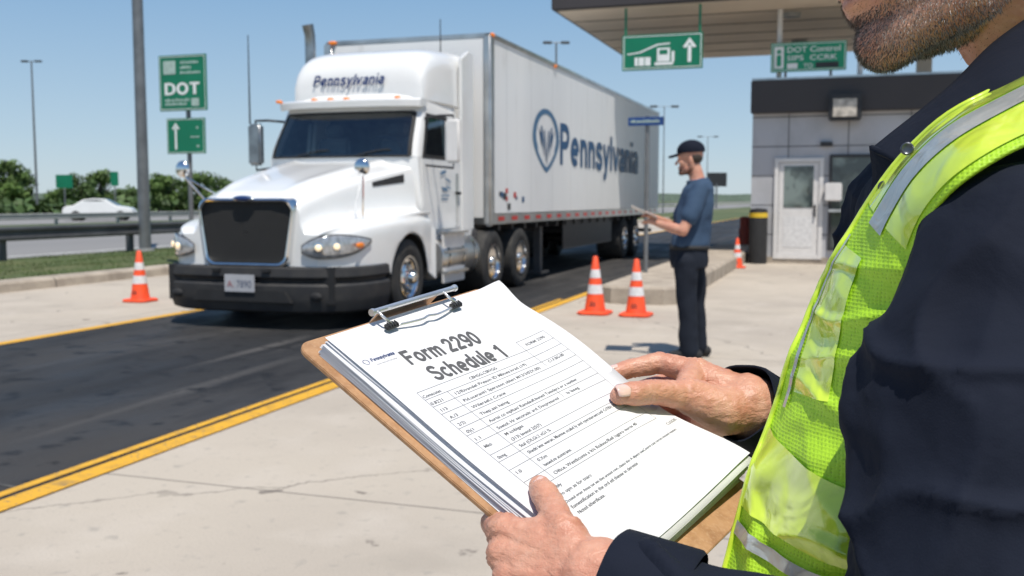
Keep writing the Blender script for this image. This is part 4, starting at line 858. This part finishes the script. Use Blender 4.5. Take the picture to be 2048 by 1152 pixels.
# ------------------------------------------------------------------ standing man
Dm = 8.5
Q = lambda px, py, d=0: P(px, py, Dm+d)
foot = G(1385, 716); man = thing('person', V((foot.x, foot.y, 0)), 'bearded man in navy cap, blue short-sleeved shirt and dark trousers standing by the cones', 'person')
F = Cd(-.96,-.05,.25).normalized(); U = V((.0,0,1)); U = (U-F*U.dot(F)).normalized(); R = F.cross(U).normalized()
HC = Q(1380, 320)
b = MB(); hh = head_shapes(b, HC, F, U, R, 1.06)
b.chain([HC-U*.04-F*.03, Q(1396, 366)], [.055,.07])
nS, nE, nW = Q(1402,380,-.17), Q(1366,462,-.24), Q(1316,447,-.10)
fS, fE, fW = Q(1388,380,.18), Q(1350,455,.24), Q(1310,436,.10)
b.chain([Q(1396,372), Q(1390,430), Q(1380,490)], [.09,.11,.11])
for S_, E_, W_ in ((nS,nE,nW),(fS,fE,fW)):
    b.chain([Q(1396,375), S_], [.06,.05]); b.chain([S_, S_.lerp(E_,.6), E_, E_.lerp(W_,.35), W_], [.054,.05,.044,.045,.030])
    d = (W_-E_).normalized(); sd = d.cross(V((0,0,1))).normalized(); up = sd.cross(d)
    b.chain([W_, W_+d*.05+sd*.012, W_+d*.085+sd*.02], [.024,.022,.018]); b.chain([W_, W_+d*.05-sd*.012, W_+d*.085-sd*.02], [.024,.022,.018])
    for k in range(4):
        o_ = sd*(-.027+.018*k); L_ = (.065,.075,.07,.055)[k]; p0 = W_+d*.085+o_
        b.chain([p0, p0+d*L_*.5-up*.012, p0+d*L_*.75-up*.034], [.0105,.0095,.008])
    b.chain([W_+d*.02+sd*.02, W_+d*.06+sd*.035+up*.018, W_+d*.095+sd*.02+up*.022], [.016,.012,.009])
b.chain([Q(1380,490), Q(1374,520,-.09), Q(1378,700,-.09)], [.11,.07,.04]); b.chain([Q(1380,490), Q(1388,520,.09), Q(1396,695,.12)], [.11,.07,.04])
remesh(b, .006, 'body', SKIN, man, sm=3)
sh = MB()
def ring(px, py, hl, hd, d=0, n=20):
    c = Q(px, py, d); return [c+RV*(hl*math.cos(2*math.pi*i/n))+FH*(hd*math.sin(2*math.pi*i/n)) for i in range(n)]
sh.loft([ring(1398,357,.06,.07), ring(1398,366,.10,.15), ring(1397,378,.130,.19), ring(1394,405,.15,.195), ring(1388,440,.155,.18), ring(1381,475,.165,.175), ring(1379,492,.165,.175)])
for S_, E_ in ((nS,nE),(fS,fE)): sh.chain([S_, S_.lerp(E_,.35), S_.lerp(E_,.66)], [.075,.078,.074])
wr = lambda sc_, amp: (lambda co, n: amp*noise.noise(co*sc_)+amp*.35*noise.noise(co*sc_*2.3))
remesh(sh, .008, 'shirt', BSH, man, sm=3, disp=wr(5.5, .017))
MB().tube([Q(1396,362)+RV*(.085*math.cos(a_))+FH*(.085*math.sin(a_))+V((0,0,.012*math.cos(a_))) for a_ in [i*math.pi/8 for i in range(17)]], .016, 8).build('collar', BSH, man, smooth=180)
tr = MB(); tr.loft([ring(1379,486,.163,.172), ring(1379,500,.165,.175), ring(1379,520,.165,.175), ring(1380,535,.15,.17)])
tr.chain([Q(1372,525,-.085), Q(1374,600,-.09), Q(1379,702,-.09)], [.108,.088,.074]); tr.chain([Q(1387,525,.085), Q(1391,600,.10), Q(1397,696,.13)], [.105,.085,.07])
remesh(tr, .009, 'trousers', TROU, man, sm=3, disp=wr(5, .017))
MB().loft([ring(1379,490,.172,.182), ring(1379,498,.172,.182)], True, False).build('belt', BLACK, man, smooth=180, thick=.006)
for (px, py, d) in ((1380,706,-.09),(1398,700,.13)):
    a_ = Q(px, py, d); a_ = V((a_.x, a_.y, .05)); f2 = V((F.x, F.y, 0)).normalized()
    remesh(MB().chain([a_+f2*-.06, a_+f2*.05, a_+f2*.15-V((0,0,.012))], [.048,.05,.036]), .008, 'boot', BLACK, man)
cap = MB(); cc = hh(-.012,.075,0)
cap.ell(cc, F*.120, R*.094, U*.092, 24, 8, -12, 90); cp = cap.build('cap', NAVY, man, smooth=60)
MB().grid(lambda u, v: cc+F*(.10+.09*u)+R*((v-.5)*.16*(1-.35*u*u))-U*(.012+.02*u+.05*(v-.5)**2*4*.3), 6, 8).build('cap_bill', NAVY, cp, smooth=180, thick=.006)
MB().ell(hh(-.03,.015,0), F*.079, R*.083, U*.064, 20, 10).build('hair', HAIRD, man, smooth=180)
def hairs(body, o0, HC, F, U, R, s_, dens, L, wd, m, parent, seed, keep, name='beard'):
    random.seed(seed); bb = MB()
    for v in body.data.vertices:
        p = v.co+o0; q = p-HC; f, u, r = q.dot(F)/s_, q.dot(U)/s_, q.dot(R)/s_
        if abs(u) > .16 or abs(f) > .14 or abs(r) > .09: continue
        k = keep(f, u, abs(r))
        if k <= 0: continue
        n_ = k*dens; n_ = int(n_)+(random.random() < n_-int(n_))
        for _ in range(n_):
            j = Cd(rnd(-1,1), rnd(-1,1), rnd(-1,1)); d = (v.normal*.5+U*-.75+F*.15+j*.4).normalized(); p0 = p+j*.0012
            sd = d.cross(FV).normalized()*wd; bb.add([p0-sd, p0+sd, p0+d*L*rnd(.5,1.2)], [(0,1,2)])
    return bb.build(name, m, parent)
def bkeep(f, u, r):
    if u < -.125 or f < -.02: return 0
    top = -.045-.02*ss(.06,.02,f)+.035*ss(.03,-.02,f)
    if u > top: return 0
    if f > .078 and -.072 < u < -.049 and r < .024: return 0
    return min(1, (top-u)*60+.25)
def bkeep2(f, u, r):
    if u < -.120 or f < .005: return 0
    top = -.040-.026*ss(.075,.03,f)
    if u > top: return 0
    if f > .078 and -.074 < u < -.048 and r < .026: return 0
    return min(1, (top-u)*35+.1)*ss(.005,.05,f)
manb = [o for o in man.children if o.name.startswith('body')][0]
hairs(manb, ORG[man.name], HC, F, U, R, 1.06, 1.8, .007, .0012, HAIRD, man, 2, bkeep)
o_ = MB().grid(lambda u, v: P(1262+52*u+2*v, 409+24*u+7*v, Dm-.16+.34*v), 4, 4).build('document', PAPER, None, at=P(1285,425,Dm), thick=.002)
tag(o_, 'small white papers held out by the man in the cap', 'papers')

# ------------------------------------------------------------------ CLIPBOARD
r1, r2, r4 = ray(650,675), ray(995,568), ray(1230,1150); S0 = .715
TL = CAM+r1*S0; TR = CAM+r2*(S0*1.2438); BL = CAM+r4*(S0*.862)
ew = (TR-TL); PW = ew.length; ew.normalize(); el = BL-TL; PL = el.length; el = (el-ew*el.dot(ew)).normalized(); en = ew.cross(el).normalized()
if en.z < 0: en = -en
bd = lambda s_, t_, n_=0: TL+ew*s_+el*t_+en*n_
def bpx(px, py, n_):
    r = ray(px, py); return CAM + r*((TL+en*n_-CAM).dot(en)/r.dot(en))
def pn(s_, t_):
    u = s_/PW; v = t_/PL
    n_ = .0006*math.sin(v*9+u*3)+.0035*ss(.7,1,u)*math.sin(v*8.5-1.1)*ss(.02,.2,v)
    n_ += .010*ss(.35,1,u)*ss(.62,1.0,v)
    n_ += .004*ss(.85,1,u)*ss(.12,.0,v)
    return n_
page = lambda s_, t_, n_=0: bd(s_, t_, n_+pn(s_, t_))
cb = thing('clipboard', bd(.1,.15,-.016), 'brown hardboard clipboard with silver clip held in both hands', 'clipboard')
def rr(x0, x1, y0, y1, r_, n=5):
    pts = []
    for cx, cy, a0 in ((x1-r_, y1-r_, 0), (x0+r_, y1-r_, 90), (x0+r_, y0+r_, 180), (x1-r_, y0+r_, 270)):
        for j in range(n+1): a_ = math.radians(a0+90*j/n); pts.append((cx+r_*math.cos(a_), cy+r_*math.sin(a_)))
    return pts
MB().prism([bd(x, y, -.0165) for x, y in rr(-.012, .219, -.014, .290, .012)], en*.0035).build('board', HARD, cb, bevel=.0006, smooth=40)
clip = MB().tube([bd(.047,-.001,.0100), bd(.098,-.001,.0102), bd(.148,-.001,.0100)], .0022, 14).build('clip', CHROMEB, cb, smooth=60)
for s0 in (.047, .148): MB().lathe([(.0028,-.0015),(.0030,0),(.0028,.0015)], bd(s0,-.001,.0100), ew, 14).build('clip_cap', CHROMEB, clip, smooth=40)
MB().grid(lambda u, v: bd(.062+.074*u, .001-.012*v, .0115-.022*v*v), 8, 8).build('clip_plate', CHROMEB, clip, smooth=180, thick=.0009)
for s0 in (.057, .137):
    MB().tube([bd(s0-.006,-.001,.011), bd(s0-.005,.006,.0095), bd(s0,.0125,.006)], .0012, 8).build('clip_arm', CHROMEB, clip, smooth=180)
    gp = MB().obox(bd(s0,.0128,.0040+pn(s0,.0125)), ew*.0070, el*.0027, en*.0021).build('rubber_grip', BLACK, clip, bevel=.0013, bseg=3, smooth=50)
    for k in range(4): MB().obox(bd(s0-.0042+.0028*k,.0128,.0062+pn(s0,.0125)), ew*.0004, el*.0024, en*.0004).build('grip_rib', DARK, gp)
def wy(k):
    u = k/28; return .0135+.0040*math.sin(math.pi*u)-.0018*math.exp(-((u-.5)/.08)**2)
MB().tube([bd(.064+.067*k/28, wy(k), .0038+.002*math.sin(k/28*math.pi)) for k in range(29)], .0011, 8).build('clip_wire', CHROMEB, clip, smooth=180)
st = thing('paper_stack', bd(.1,.13,-.01), 'thick stack of white sheets under the form on the clipboard', 'paper stack')
random.seed(8)
for k in range(11):
    n0 = -.0125+.0011*k; ds = rnd(-.0015,.0015)-.0045+.0004*k; dt_ = rnd(-.001,.0015)+.002; e_ = rnd(0, .0018)
    f = lambda u, v, n0=n0, ds=ds, dt_=dt_, e_=e_: bd(PW*u*1.0+ds+.0015*math.sin(v*3+ds*900), PL*v*1.01+dt_, n0+(pn(PW*u, PL*v)+e_*math.sin(v*5+n0*1e3))*(.25+.75*k/11)*ss(0,.2,v))
    MB().grid(f, 10, 22).build('sheet', PAPER, st, smooth=180, thick=.00015)
fm = thing('form_sheet', bd(.1,.13,0), 'top white form sheet titled Form 2290 Schedule 1 on the clipboard', 'paper form')
MB().grid(lambda u, v: page(PW*u, PL*v), 40, 56).build('page', PAPER, fm, smooth=180)
tx = lambda s0, t0, rot=0.0, n_=.0003: (lambda x, y: page(s0+x*math.cos(rot)+y*math.sin(rot), t0-y*math.cos(rot)+x*math.sin(rot), n_))
W, L = PW, PL
def txk(s0, t0, rot): return lambda x, y, k: page(s0+x*math.cos(rot)+y*math.sin(rot), t0-y*math.cos(rot)+x*math.sin(rot), .0003+.00001*k)
MB().stroke_text('Form 2290', txk(.185*W, .198*L, .045), w=.395*W, h=.0158, hw=.094, gap=.10).build('form_title', INK, fm)
MB().stroke_text('Schedule 1', txk(.212*W, .281*L, .045), w=.400*W, h=.0158, hw=.094, gap=.10).build('form_title', INK, fm)
MB().stroke_text('Pennsylvania', txk(.058*W, .140*L, .02), w=.112*W, h=.0036, shear=.2, hw=.09, gap=.12).build('form_logo', INKB, fm)
mb = MB(); emblem(mb, lambda x, y: page(.036*W+x*.0058, .134*L-y*.0054, .0002)); mb.build('form_emblem', INKB, fm)
mb = MB(); mb.text('TOUR HOR RAITOR NASE', tx(.062*W,.157*L,.02), w=.10*W, h=.0013); mb.build('logo_caption', INKL, fm)
mb = MB(); lw = .00016
def hl(s0, s1, t0, t1=None):
    t1 = t0 if t1 is None else t1; n = 14
    for i in range(n):
        a_, b_ = i/n, (i+1)/n; sa, sb_ = s0+(s1-s0)*a_, s0+(s1-s0)*b_; ta, tb = t0+(t1-t0)*a_, t0+(t1-t0)*b_
        mb.add([page(W*sa, L*ta-lw, .0003), page(W*sb_, L*tb-lw, .0003), page(W*sb_, L*tb+lw, .0003), page(W*sa, L*ta+lw, .0003)], [(0,1,2,3)])
def vl(s0, t0, t1):
    n = 14
    for i in range(n):
        ta, tb = t0+(t1-t0)*i/n, t0+(t1-t0)*(i+1)/n
        mb.add([page(W*s0-lw, L*ta, .0003), page(W*s0-lw, L*tb, .0003), page(W*s0+lw, L*tb, .0003), page(W*s0+lw, L*ta, .0003)], [(0,1,2,3)])
rows = [.292,.324,.354,.386,.416,.449,.479,.511,.561,.591,.626,.676,.711]
for r_ in rows: hl(.085,.90,r_, r_+.012)
vl(.085,.292,.71); vl(.90,.304,.722); vl(.20,.324,.71); vl(.72,.292,.385); vl(.62,.479,.51); hl(.72,.90,.258,.260); vl(.72,.258,.297); vl(.90,.260,.304)
mb.build('table_lines', INKL, fm)
TXT = [(.09,.318,'Comscutes',.09),(.34,.320,'CBHGG.CSRVGG',.16),(.75,.287,'FORM 2290',.12),(.09,.348,'0.8221',.06),(.22,.348,'12/Rivandel Preson ID Mbues.krad (19)',.42),(.75,.379,'C1.F.BG-00',.10),(.10,.379,'113',.03),(.22,.380,'Pid.uceraml1 Speroson oblert M13/3/02X.00)',.46),
 (.10,.411,'A./3',.04),(.22,.411,'Wilersel.t Crane',.19),(.10,.442,'2/2)',.035),(.22,.442,'Thep.ast heing',.16),(.10,.473,'0)(1',.035),(.22,.474,'Aurtsi co mpftan/ Ramdsufl.buned Tsesdera or a nunber',.55),
 (.10,.505,'1.1',.025),(.22,.505,'Soetol, Hr secorads: ard: Docpresured',.37),(.65,.508,'Is laseg',.08),(.10,.537,'Mkti',.035),(.22,.533,'M icnbiges',.1),(.10,.584,'0tmg',.04),(.22,.556,'(313) Isvend 2(5)7)',.17),(.22,.585,'Stal (OLGi.2 vG1.%',.18),
 (.22,.614,'Shedti lest weran, Mumne ocabd ly and rpersteruercod/ CtTRI1.E/XCG)',.62),(.10,.648,'1.0',.025),(.22,.648,'0.Xm',.05),(.22,.669,'Iseued.ns acontrams',.16),(.09,.702,'Cur Ohir',.07),(.22,.704,'Oiftce, Westbcunts a lt/s Rtduuc/Reil /qgnru nuros 40',.55),
 (.14,.738,'Clubly',.06),(.14,.762,'0yo opn as for tnarc',.2),(.14,.787,'Dcnstul orter Amas tot ses thet aresed rovt, clasto tho A dipect tneCourni cast cercet nnoeed wasteri',.76),(.14,.808,'Esmestification in the ord etl thesse in dereste',.42),(.14,.829,'Noted sthertficate.',.16),(.90,.765,'C.LOG3S',.075)]
for s0, t0, tx_, wd in TXT: mb = MB(); mb.text(tx_, tx(s0*W, t0*L, .012), w=wd*W, h=.0029 if wd < .7 else .0024, bold=.004); mb.build('form_text', INKM, fm)

# ------------------------------------------------------------------ NEAR PERSON
pc = LDZ(.34,.76,0); near = thing('person', pc, 'person in lime hi-vis vest and navy shirt at the right edge holding the clipboard', 'person')
F = Cd(-.93,-.24,-.16).normalized(); U = Cd(-.25,.96,-.02); U = (U-F*U.dot(F)).normalized(); R = F.cross(U).normalized()
chin = P(1726,108,.73); HC = chin-F*.099+U*.106
b = MB(); hh = head_shapes(b, HC, F, U, R, 1.04)
NB = LDZ(.455,.77,1.43)
b.chain([HC-U*.045-F*.02, HC.lerp(NB,.55)-U*.01, NB], [.058,.060,.066])
b.chain([NB, LDZ(.39,.76,1.30), LDZ(.38,.76,1.1)], [.06,.09,.1])
lS, lM, lE = LDZ(.292,.568,1.305), LDZ(.258,.535,1.235), LDZ(.236,.480,1.075); lW = P(1192,1162,.590)
rS, rE = LDZ(.38,.93,1.33), LDZ(.34,.99,1.08); rW = P(1494,812,.845)
b.chain([LDZ(.38,.76,1.30), lS], [.05,.045]); b.chain([lS, lM, lE, lE.lerp(lW,.3), lW], [.045,.043,.04,.04,.026]); b.chain([LDZ(.38,.76,1.36), rS], [.05,.05]); b.chain([rS, rE, rE.lerp(rW,.3), rW], [.045,.04,.04,.028])
iM, mM, rM, pM = P(1006,1064,.628), P(1008,1108,.617), P(1022,1152,.607), P(1050,1192,.600)
for M_, r_ in ((iM,.0118),(mM,.0120),(rM,.0115),(pM,.0105)): b.chain([lW, lW.lerp(M_,.5), M_], [.0225,.0165,r_])
b.chain([iM, bd(.002,.178,-.0285), bd(.026,.180,-.028), bd(.045,.186,-.026)], [.0108,.0093,.0082,.0070])
b.chain([mM, bd(.002,.200,-.030), bd(.030,.204,-.029), bd(.052,.210,-.027)], [.0110,.0095,.0084,.0072])
b.chain([rM, bd(.002,.222,-.030), bd(.029,.227,-.029), bd(.050,.233,-.027)], [.0105,.0090,.0080,.0070])
b.chain([pM, bd(.002,.243,-.029), bd(.022,.249,-.028), bd(.038,.254,-.026)], [.0095,.0082,.0072,.0063])
tC, tM_, tI, tT = P(1145,1110,.600), P(1124,1062,.609), bpx(1102,1012,.0110), bpx(1080,973,.0075)
b.chain([lW, tC, tM_], [.0215,.0165,.0120]); b.chain([tM_, tI, tI.lerp(tT,.6), tT], [.0114,.0096,.0095,.0077]); b.chain([tC, iM], [.016,.0115]); b.chain([tM_, iM.lerp(tM_,.35)], [.010,.009])
iM2, mM2, rM2, pM2 = P(1388,742,.862), P(1400,770,.874), P(1410,800,.878), P(1418,832,.874)
for M_, r_ in ((iM2,.0124),(mM2,.0128),(rM2,.0120),(pM2,.0110)): b.chain([rW, rW.lerp(M_,.5), M_], [.0255,.0180,r_])
b.chain([iM2, P(1318,726,.872), P(1262,737,.868), P(1226,748,.860)], [.0112,.0098,.0088,.0075])
b.chain([mM2, P(1330,768,.894), P(1278,782,.886), P(1245,793,.874)], [.0116,.0100,.0090,.0076])
b.chain([rM2, P(1352,812,.898), P(1306,826,.885), P(1278,834,.868)], [.0112,.0096,.0086,.0072])
b.chain([pM2, P(1372,850,.888), P(1336,860,.872), P(1314,866,.86)], [.0100,.0088,.0078,.0066])
t2C, t2M, t2I, t2T = P(1448,822,.830), P(1368,790,.822), bpx(1302,783,.0125), bpx(1240,790,.0080)
b.chain([rW, t2C, t2M], [.0240,.0205,.0140]); b.chain([t2M, t2I, t2I.lerp(t2T,.55), t2T], [.0126,.0102,.0104,.0082]); b.chain([t2M, iM2], [.0115,.0118]); b.chain([t2C, P(1420,845,.85)], [.019,.017])
joints = [(iM,.012),(mM,.012),(tI,.010),(tM_,.012),(t2I,.011),(t2M,.014),(P(1318,724,.874),.010),(P(1262,737,.870),.009),(iM2,.013),(mM2,.012)]
tend = [(rW, iM2), (rW, mM2), (rW, t2M), (lW, iM), (lW, tM_)]
def skd(co, n):
    d = .0008*noise.noise(co*90)+.0004*noise.noise(co*210)
    for j, r_ in joints:
        q = (co-j); l_ = q.length
        if l_ < r_*2: d += -.0008*max(0, math.sin(q.dot(UV_+RV*.6)*2400))*ss(r_*1.9, r_*.5, l_)
    for a_, c_ in tend:
        ax = (c_-a_); L_ = ax.length; ax = ax/L_; k = (co-a_).dot(ax)/L_
        if .25 < k < 1.05:
            q = (co-a_)-ax*(k*L_); q = q-n*q.dot(n); dd = q.length
            if dd < .012: d += .0016*math.exp(-(dd/.0028)**2)*ss(.25,.5,k)
    return d
body = remesh(b, .0017, 'body', SKIN, near, sm=4, disp=skd)
def nail(c, axis, up, w_, l_):
    axis = axis.normalized(); up = (up-axis*up.dot(axis)).normalized(); sd = axis.cross(up)
    MB().grid(lambda u, v: c+axis*((u-.5)*l_*(1-.12*(2*v-1)**2))+sd*((v-.5)*w_*(1-.25*(2*u-1)**4))+up*(-(2*v-1)**2*w_*.20-(2*u-1)**2*.0007), 8, 8).build('nail', NAIL, body, smooth=180, thick=.0006)
a1 = (tT-tI).normalized(); a2 = (t2T-t2I).normalized(); vw = (CAM-tT).normalized(); vw2 = (CAM-t2T).normalized()
u1 = (en*.8+vw*.5).normalized(); u2 = (en*.8+vw2*.5).normalized()
nail(tT+u1*.0087-a1*.001, a1, u1, .0120, .0132); nail(t2T+u2*.0094-a2*.001, a2, u2, .0122, .0135)
nail(P(1226,748,.860)+V((0,0,.0080)), P(1226,748,.860)-P(1262,737,.868), V((0,0,1)), .0096, .0102)
hairs(body, ORG[near.name], HC, F, U, R, 1.04, 1.5, .0034, .00020, HAIR, near, 21, bkeep2)
hairs(body, ORG[near.name], HC, F, U, R, 1.04, .9, .0038, .00022, HAIRW, near, 22, bkeep2)
hairs(body, ORG[near.name], HC, F, U, R, 1.04, .28, .0014, .00016, HAIRD, near, 23, lambda f, u, r: 1 if (u < -.03-.3*max(0, f) and f > .0 and u > -.118) else 0, 'stubble')
MB().ell(hh(-.03,.075,0), F*.088, R*.082, U*.075, 24, 12).build('hair', HAIRD, near, smooth=180)
for q in (-1,1): MB().sph(hh(.076,.006,q*.031), .0125).build('eye', simple('eye_white', (.7,.68,.66), .2), near, smooth=180)
sh = MB()
def er(l, d, z, a_, b_, n=28): return [LDZ(l+a_*math.cos(2*math.pi*i/n), d+b_*math.sin(2*math.pi*i/n), z) for i in range(n)]
sh.loft([er(.475,.775,1.475,.068,.07), er(.465,.77,1.45,.080,.085), er(.452,.775,1.425,.10,.11), er(.432,.785,1.40,.118,.13), er(.417,.79,1.36,.130,.15), er(.407,.78,1.31,.133,.165), er(.395,.765,1.24,.134,.18), er(.385,.76,1.15,.146,.18), er(.375,.76,1.06,.160,.18), er(.36,.76,.93,.165,.18)])
sh.chain([LDZ(.385,.72,1.295), lS, lM, lM.lerp(lE,.5), lE, lE.lerp(lW,.4), lE.lerp(lW,.84)], [.065,.068,.073,.070,.062,.050,.037])
sh.chain([LDZ(.41,.80,1.36), rS, rE, rE.lerp(rW,.5), rE.lerp(rW,.86)], [.07,.072,.062,.052,.036])
def fold(co, n):
    a_ = noise.noise(co*7+V((3,1,0))); b_ = noise.noise(V((co.x*26, co.y*26, co.z*13)))
    c_ = 1-abs(noise.noise(V((co.x*14, co.y*14, co.z*9+5))))*2.4; e_ = 1-abs(noise.noise(V((co.x*9+2, co.y*9, co.z*22))))*3
    k = ss(1.40, 1.30, co.z)
    return k*(.007*a_+.003*b_+.007*max(0, c_)**2+.006*max(0, e_)**2-.006)
shirt = remesh(sh, .0035, 'shirt', NAVY, near, sm=3, disp=fold)
def cuff(E_, W_, r_, t0, t1):
    a_ = E_+(W_-E_)*t0; c_ = E_+(W_-E_)*t1; d = (c_-a_).normalized(); x, y = MB().frame(d); N = 36
    rg = [[a_.lerp(c_, k)+(x*math.cos(2*math.pi*i/N)+y*math.sin(2*math.pi*i/N))*(r_*q+.0012*math.sin(i*.9+k*5)) for i in range(N)] for k, q in ((0,1.0),(.05,1.04),(.9,.97),(1,.94),(1.0,.90),(.7,.88))]
    MB().loft(rg, True, False).build('cuff', NAVY, shirt, smooth=60)
cuff(lE, lW, .0375, .74, .965); cuff(rE, rW, .0355, .70, 1.06)
cA = [P(2090,10,.70), P(1985,85,.69), P(1910,160,.69), P(1845,215,.695), P(1785,262,.70), P(1738,300,.705)]
cB = [P(2100,130,.64), P(2000,190,.645), P(1935,235,.655), P(1875,285,.66), P(1835,330,.665), P(1805,350,.675)]
def strip(Aa, Bb, u, v):
    n = len(Aa)-1; g = lambda L_: V([cr([(i,p[j]) for i,p in enumerate(L_)], u*n) for j in range(3)])
    return g(Aa).lerp(g(Bb), v)
MB().grid(lambda u, v: strip(cA, cB, u, v)-FV*(.010*math.sin(math.pi*v)+.002*math.sin(u*14)*v), 24, 10).build('collar', NAVY, shirt, smooth=180, thick=.003)
pA = [P(1745,290,.705), P(1752,360,.71), P(1738,430,.715), P(1712,520,.72)]; pB = [P(1812,320,.68), P(1800,400,.685), P(1782,450,.69), P(1750,540,.70)]
MB().grid(lambda u, v: strip(pA, pB, u, v)-FV*(.004*math.sin(math.pi*v)), 16, 6).build('placket', NAVY, shirt, smooth=180, thick=.003)
BTN = simple('button_metal', (.10, .11, .13), .3, .6, v=.3)
for px, py, d in ((1814,298,.642),(1768,374,.680)):
    c_ = P(px, py, d); MB().lathe([(.0042,0),(.0042,.0018),(.0034,.0024),(.002,.0016)], c_, -FV+RV*-.3, 20).build('button', BTN, shirt, smooth=40)
vA = [(2150,88,.66),(2048,150,.655),(1900,226,.66),(1810,306,.675),(1748,388,.69),(1692,480,.702),(1640,572,.714),(1590,700,.722),(1538,850,.724),(1488,1000,.720),(1448,1150,.715),(1425,1300,.71)]
vB = [(2190,255,.54),(2060,282,.54),(1935,355,.55),(1865,425,.57),(1830,500,.59),(1820,570,.60),(1810,650,.61),(1800,760,.61),(1790,900,.61),(1790,1040,.61),(1790,1180,.61),(1790,1320,.61)]
vA = [P(*a_) for a_ in vA]; vB = [P(*a_) for a_ in vB]
def vp(u, v, o_=0):
    p = strip(vA, vB, v, max(u, 0)); bul = .020*math.sin(math.pi*max(0,min(1,u)))
    p = p + (-FV*.85-RV*.5).normalized()*(bul+o_)
    if u < 0: p = p + RV*(-u*.06+u*u*.1) + FH*(-u*.25)
    g_ = ss(.3, .5, v)
    wr_ = .005*noise.noise(p*16)+.003*noise.noise(V((p.x*40, p.y*40, p.z*18)))+(.003+.006*g_)*max(0, 1-abs(noise.noise(V((p.x*16, p.y*16, p.z*9+9))))*3.5)+.005*g_*max(0, 1-abs(noise.noise(V((p.x*10, p.y*10+4, p.z*26))))*4)
    return p + (-FV*.8-RV*.4).normalized()*wr_
vest = MB().grid(lambda u, v: vp(-.5+1.5*u, v), 70, 180).build('safety_vest', HIV, near, smooth=180, thick=.002)
def vstrip(fn, m, nm, nu=16, nv=80): return MB().grid(fn, nu, nv).build(nm, m, vest, smooth=180)
vstrip(lambda a_, b_: vp(.02+.22*a_, .38*b_, .0016), HIVG, 'glossy_border'); vstrip(lambda a_, b_: vp(.27+.26*a_, .40*b_, .0022), TAPE, 'reflective_stripe'); vstrip(lambda a_, b_: vp(.56+.34*a_, .38*b_, .0016), HIVG, 'glossy_border')
vstrip(lambda a_, b_: vp(.07+.34*a_+.10*b_, .46+.22*b_, .0022), HIVG, 'glossy_panel'); vstrip(lambda a_, b_: vp(.04+.035*a_+.06*b_, .44+.26*b_, .0030), TAPE, 'reflective_stripe')
vstrip(lambda a_, b_: vp(.0+.98*b_, .725+.095*a_+.07*b_, .0026), HIVG, 'glossy_panel'); vstrip(lambda a_, b_: vp(.0+.98*b_, .838+.016*a_+.07*b_, .0034), TAPE, 'reflective_stripe')
MB().tube([vp(.005, k/60, .002) for k in range(61)], .0020, 8).build('edge_binding', HIVG, vest, smooth=180)
tr = MB(); tr.loft([er(.36,.76,.96,.15,.17), er(.36,.76,.86,.15,.175), er(.36,.76,.78,.14,.17)])
for q in (-1, 1): tr.chain([LDZ(.36,.76+q*.09,.80), LDZ(.35,.76+q*.10,.45), LDZ(.37,.76+q*.11,.10)], [.10,.075,.06])
remesh(tr, .01, 'trousers', TROU, near, disp=wr(8,.012))
for q in (-1, 1): remesh(MB().chain([LDZ(.40,.76+q*.11,.05), LDZ(.28,.76+q*.11,.05), LDZ(.19,.76+q*.12,.04)], [.048,.05,.038]), .008, 'boot', BLACK, near)
print('done', len(bpy.data.objects))
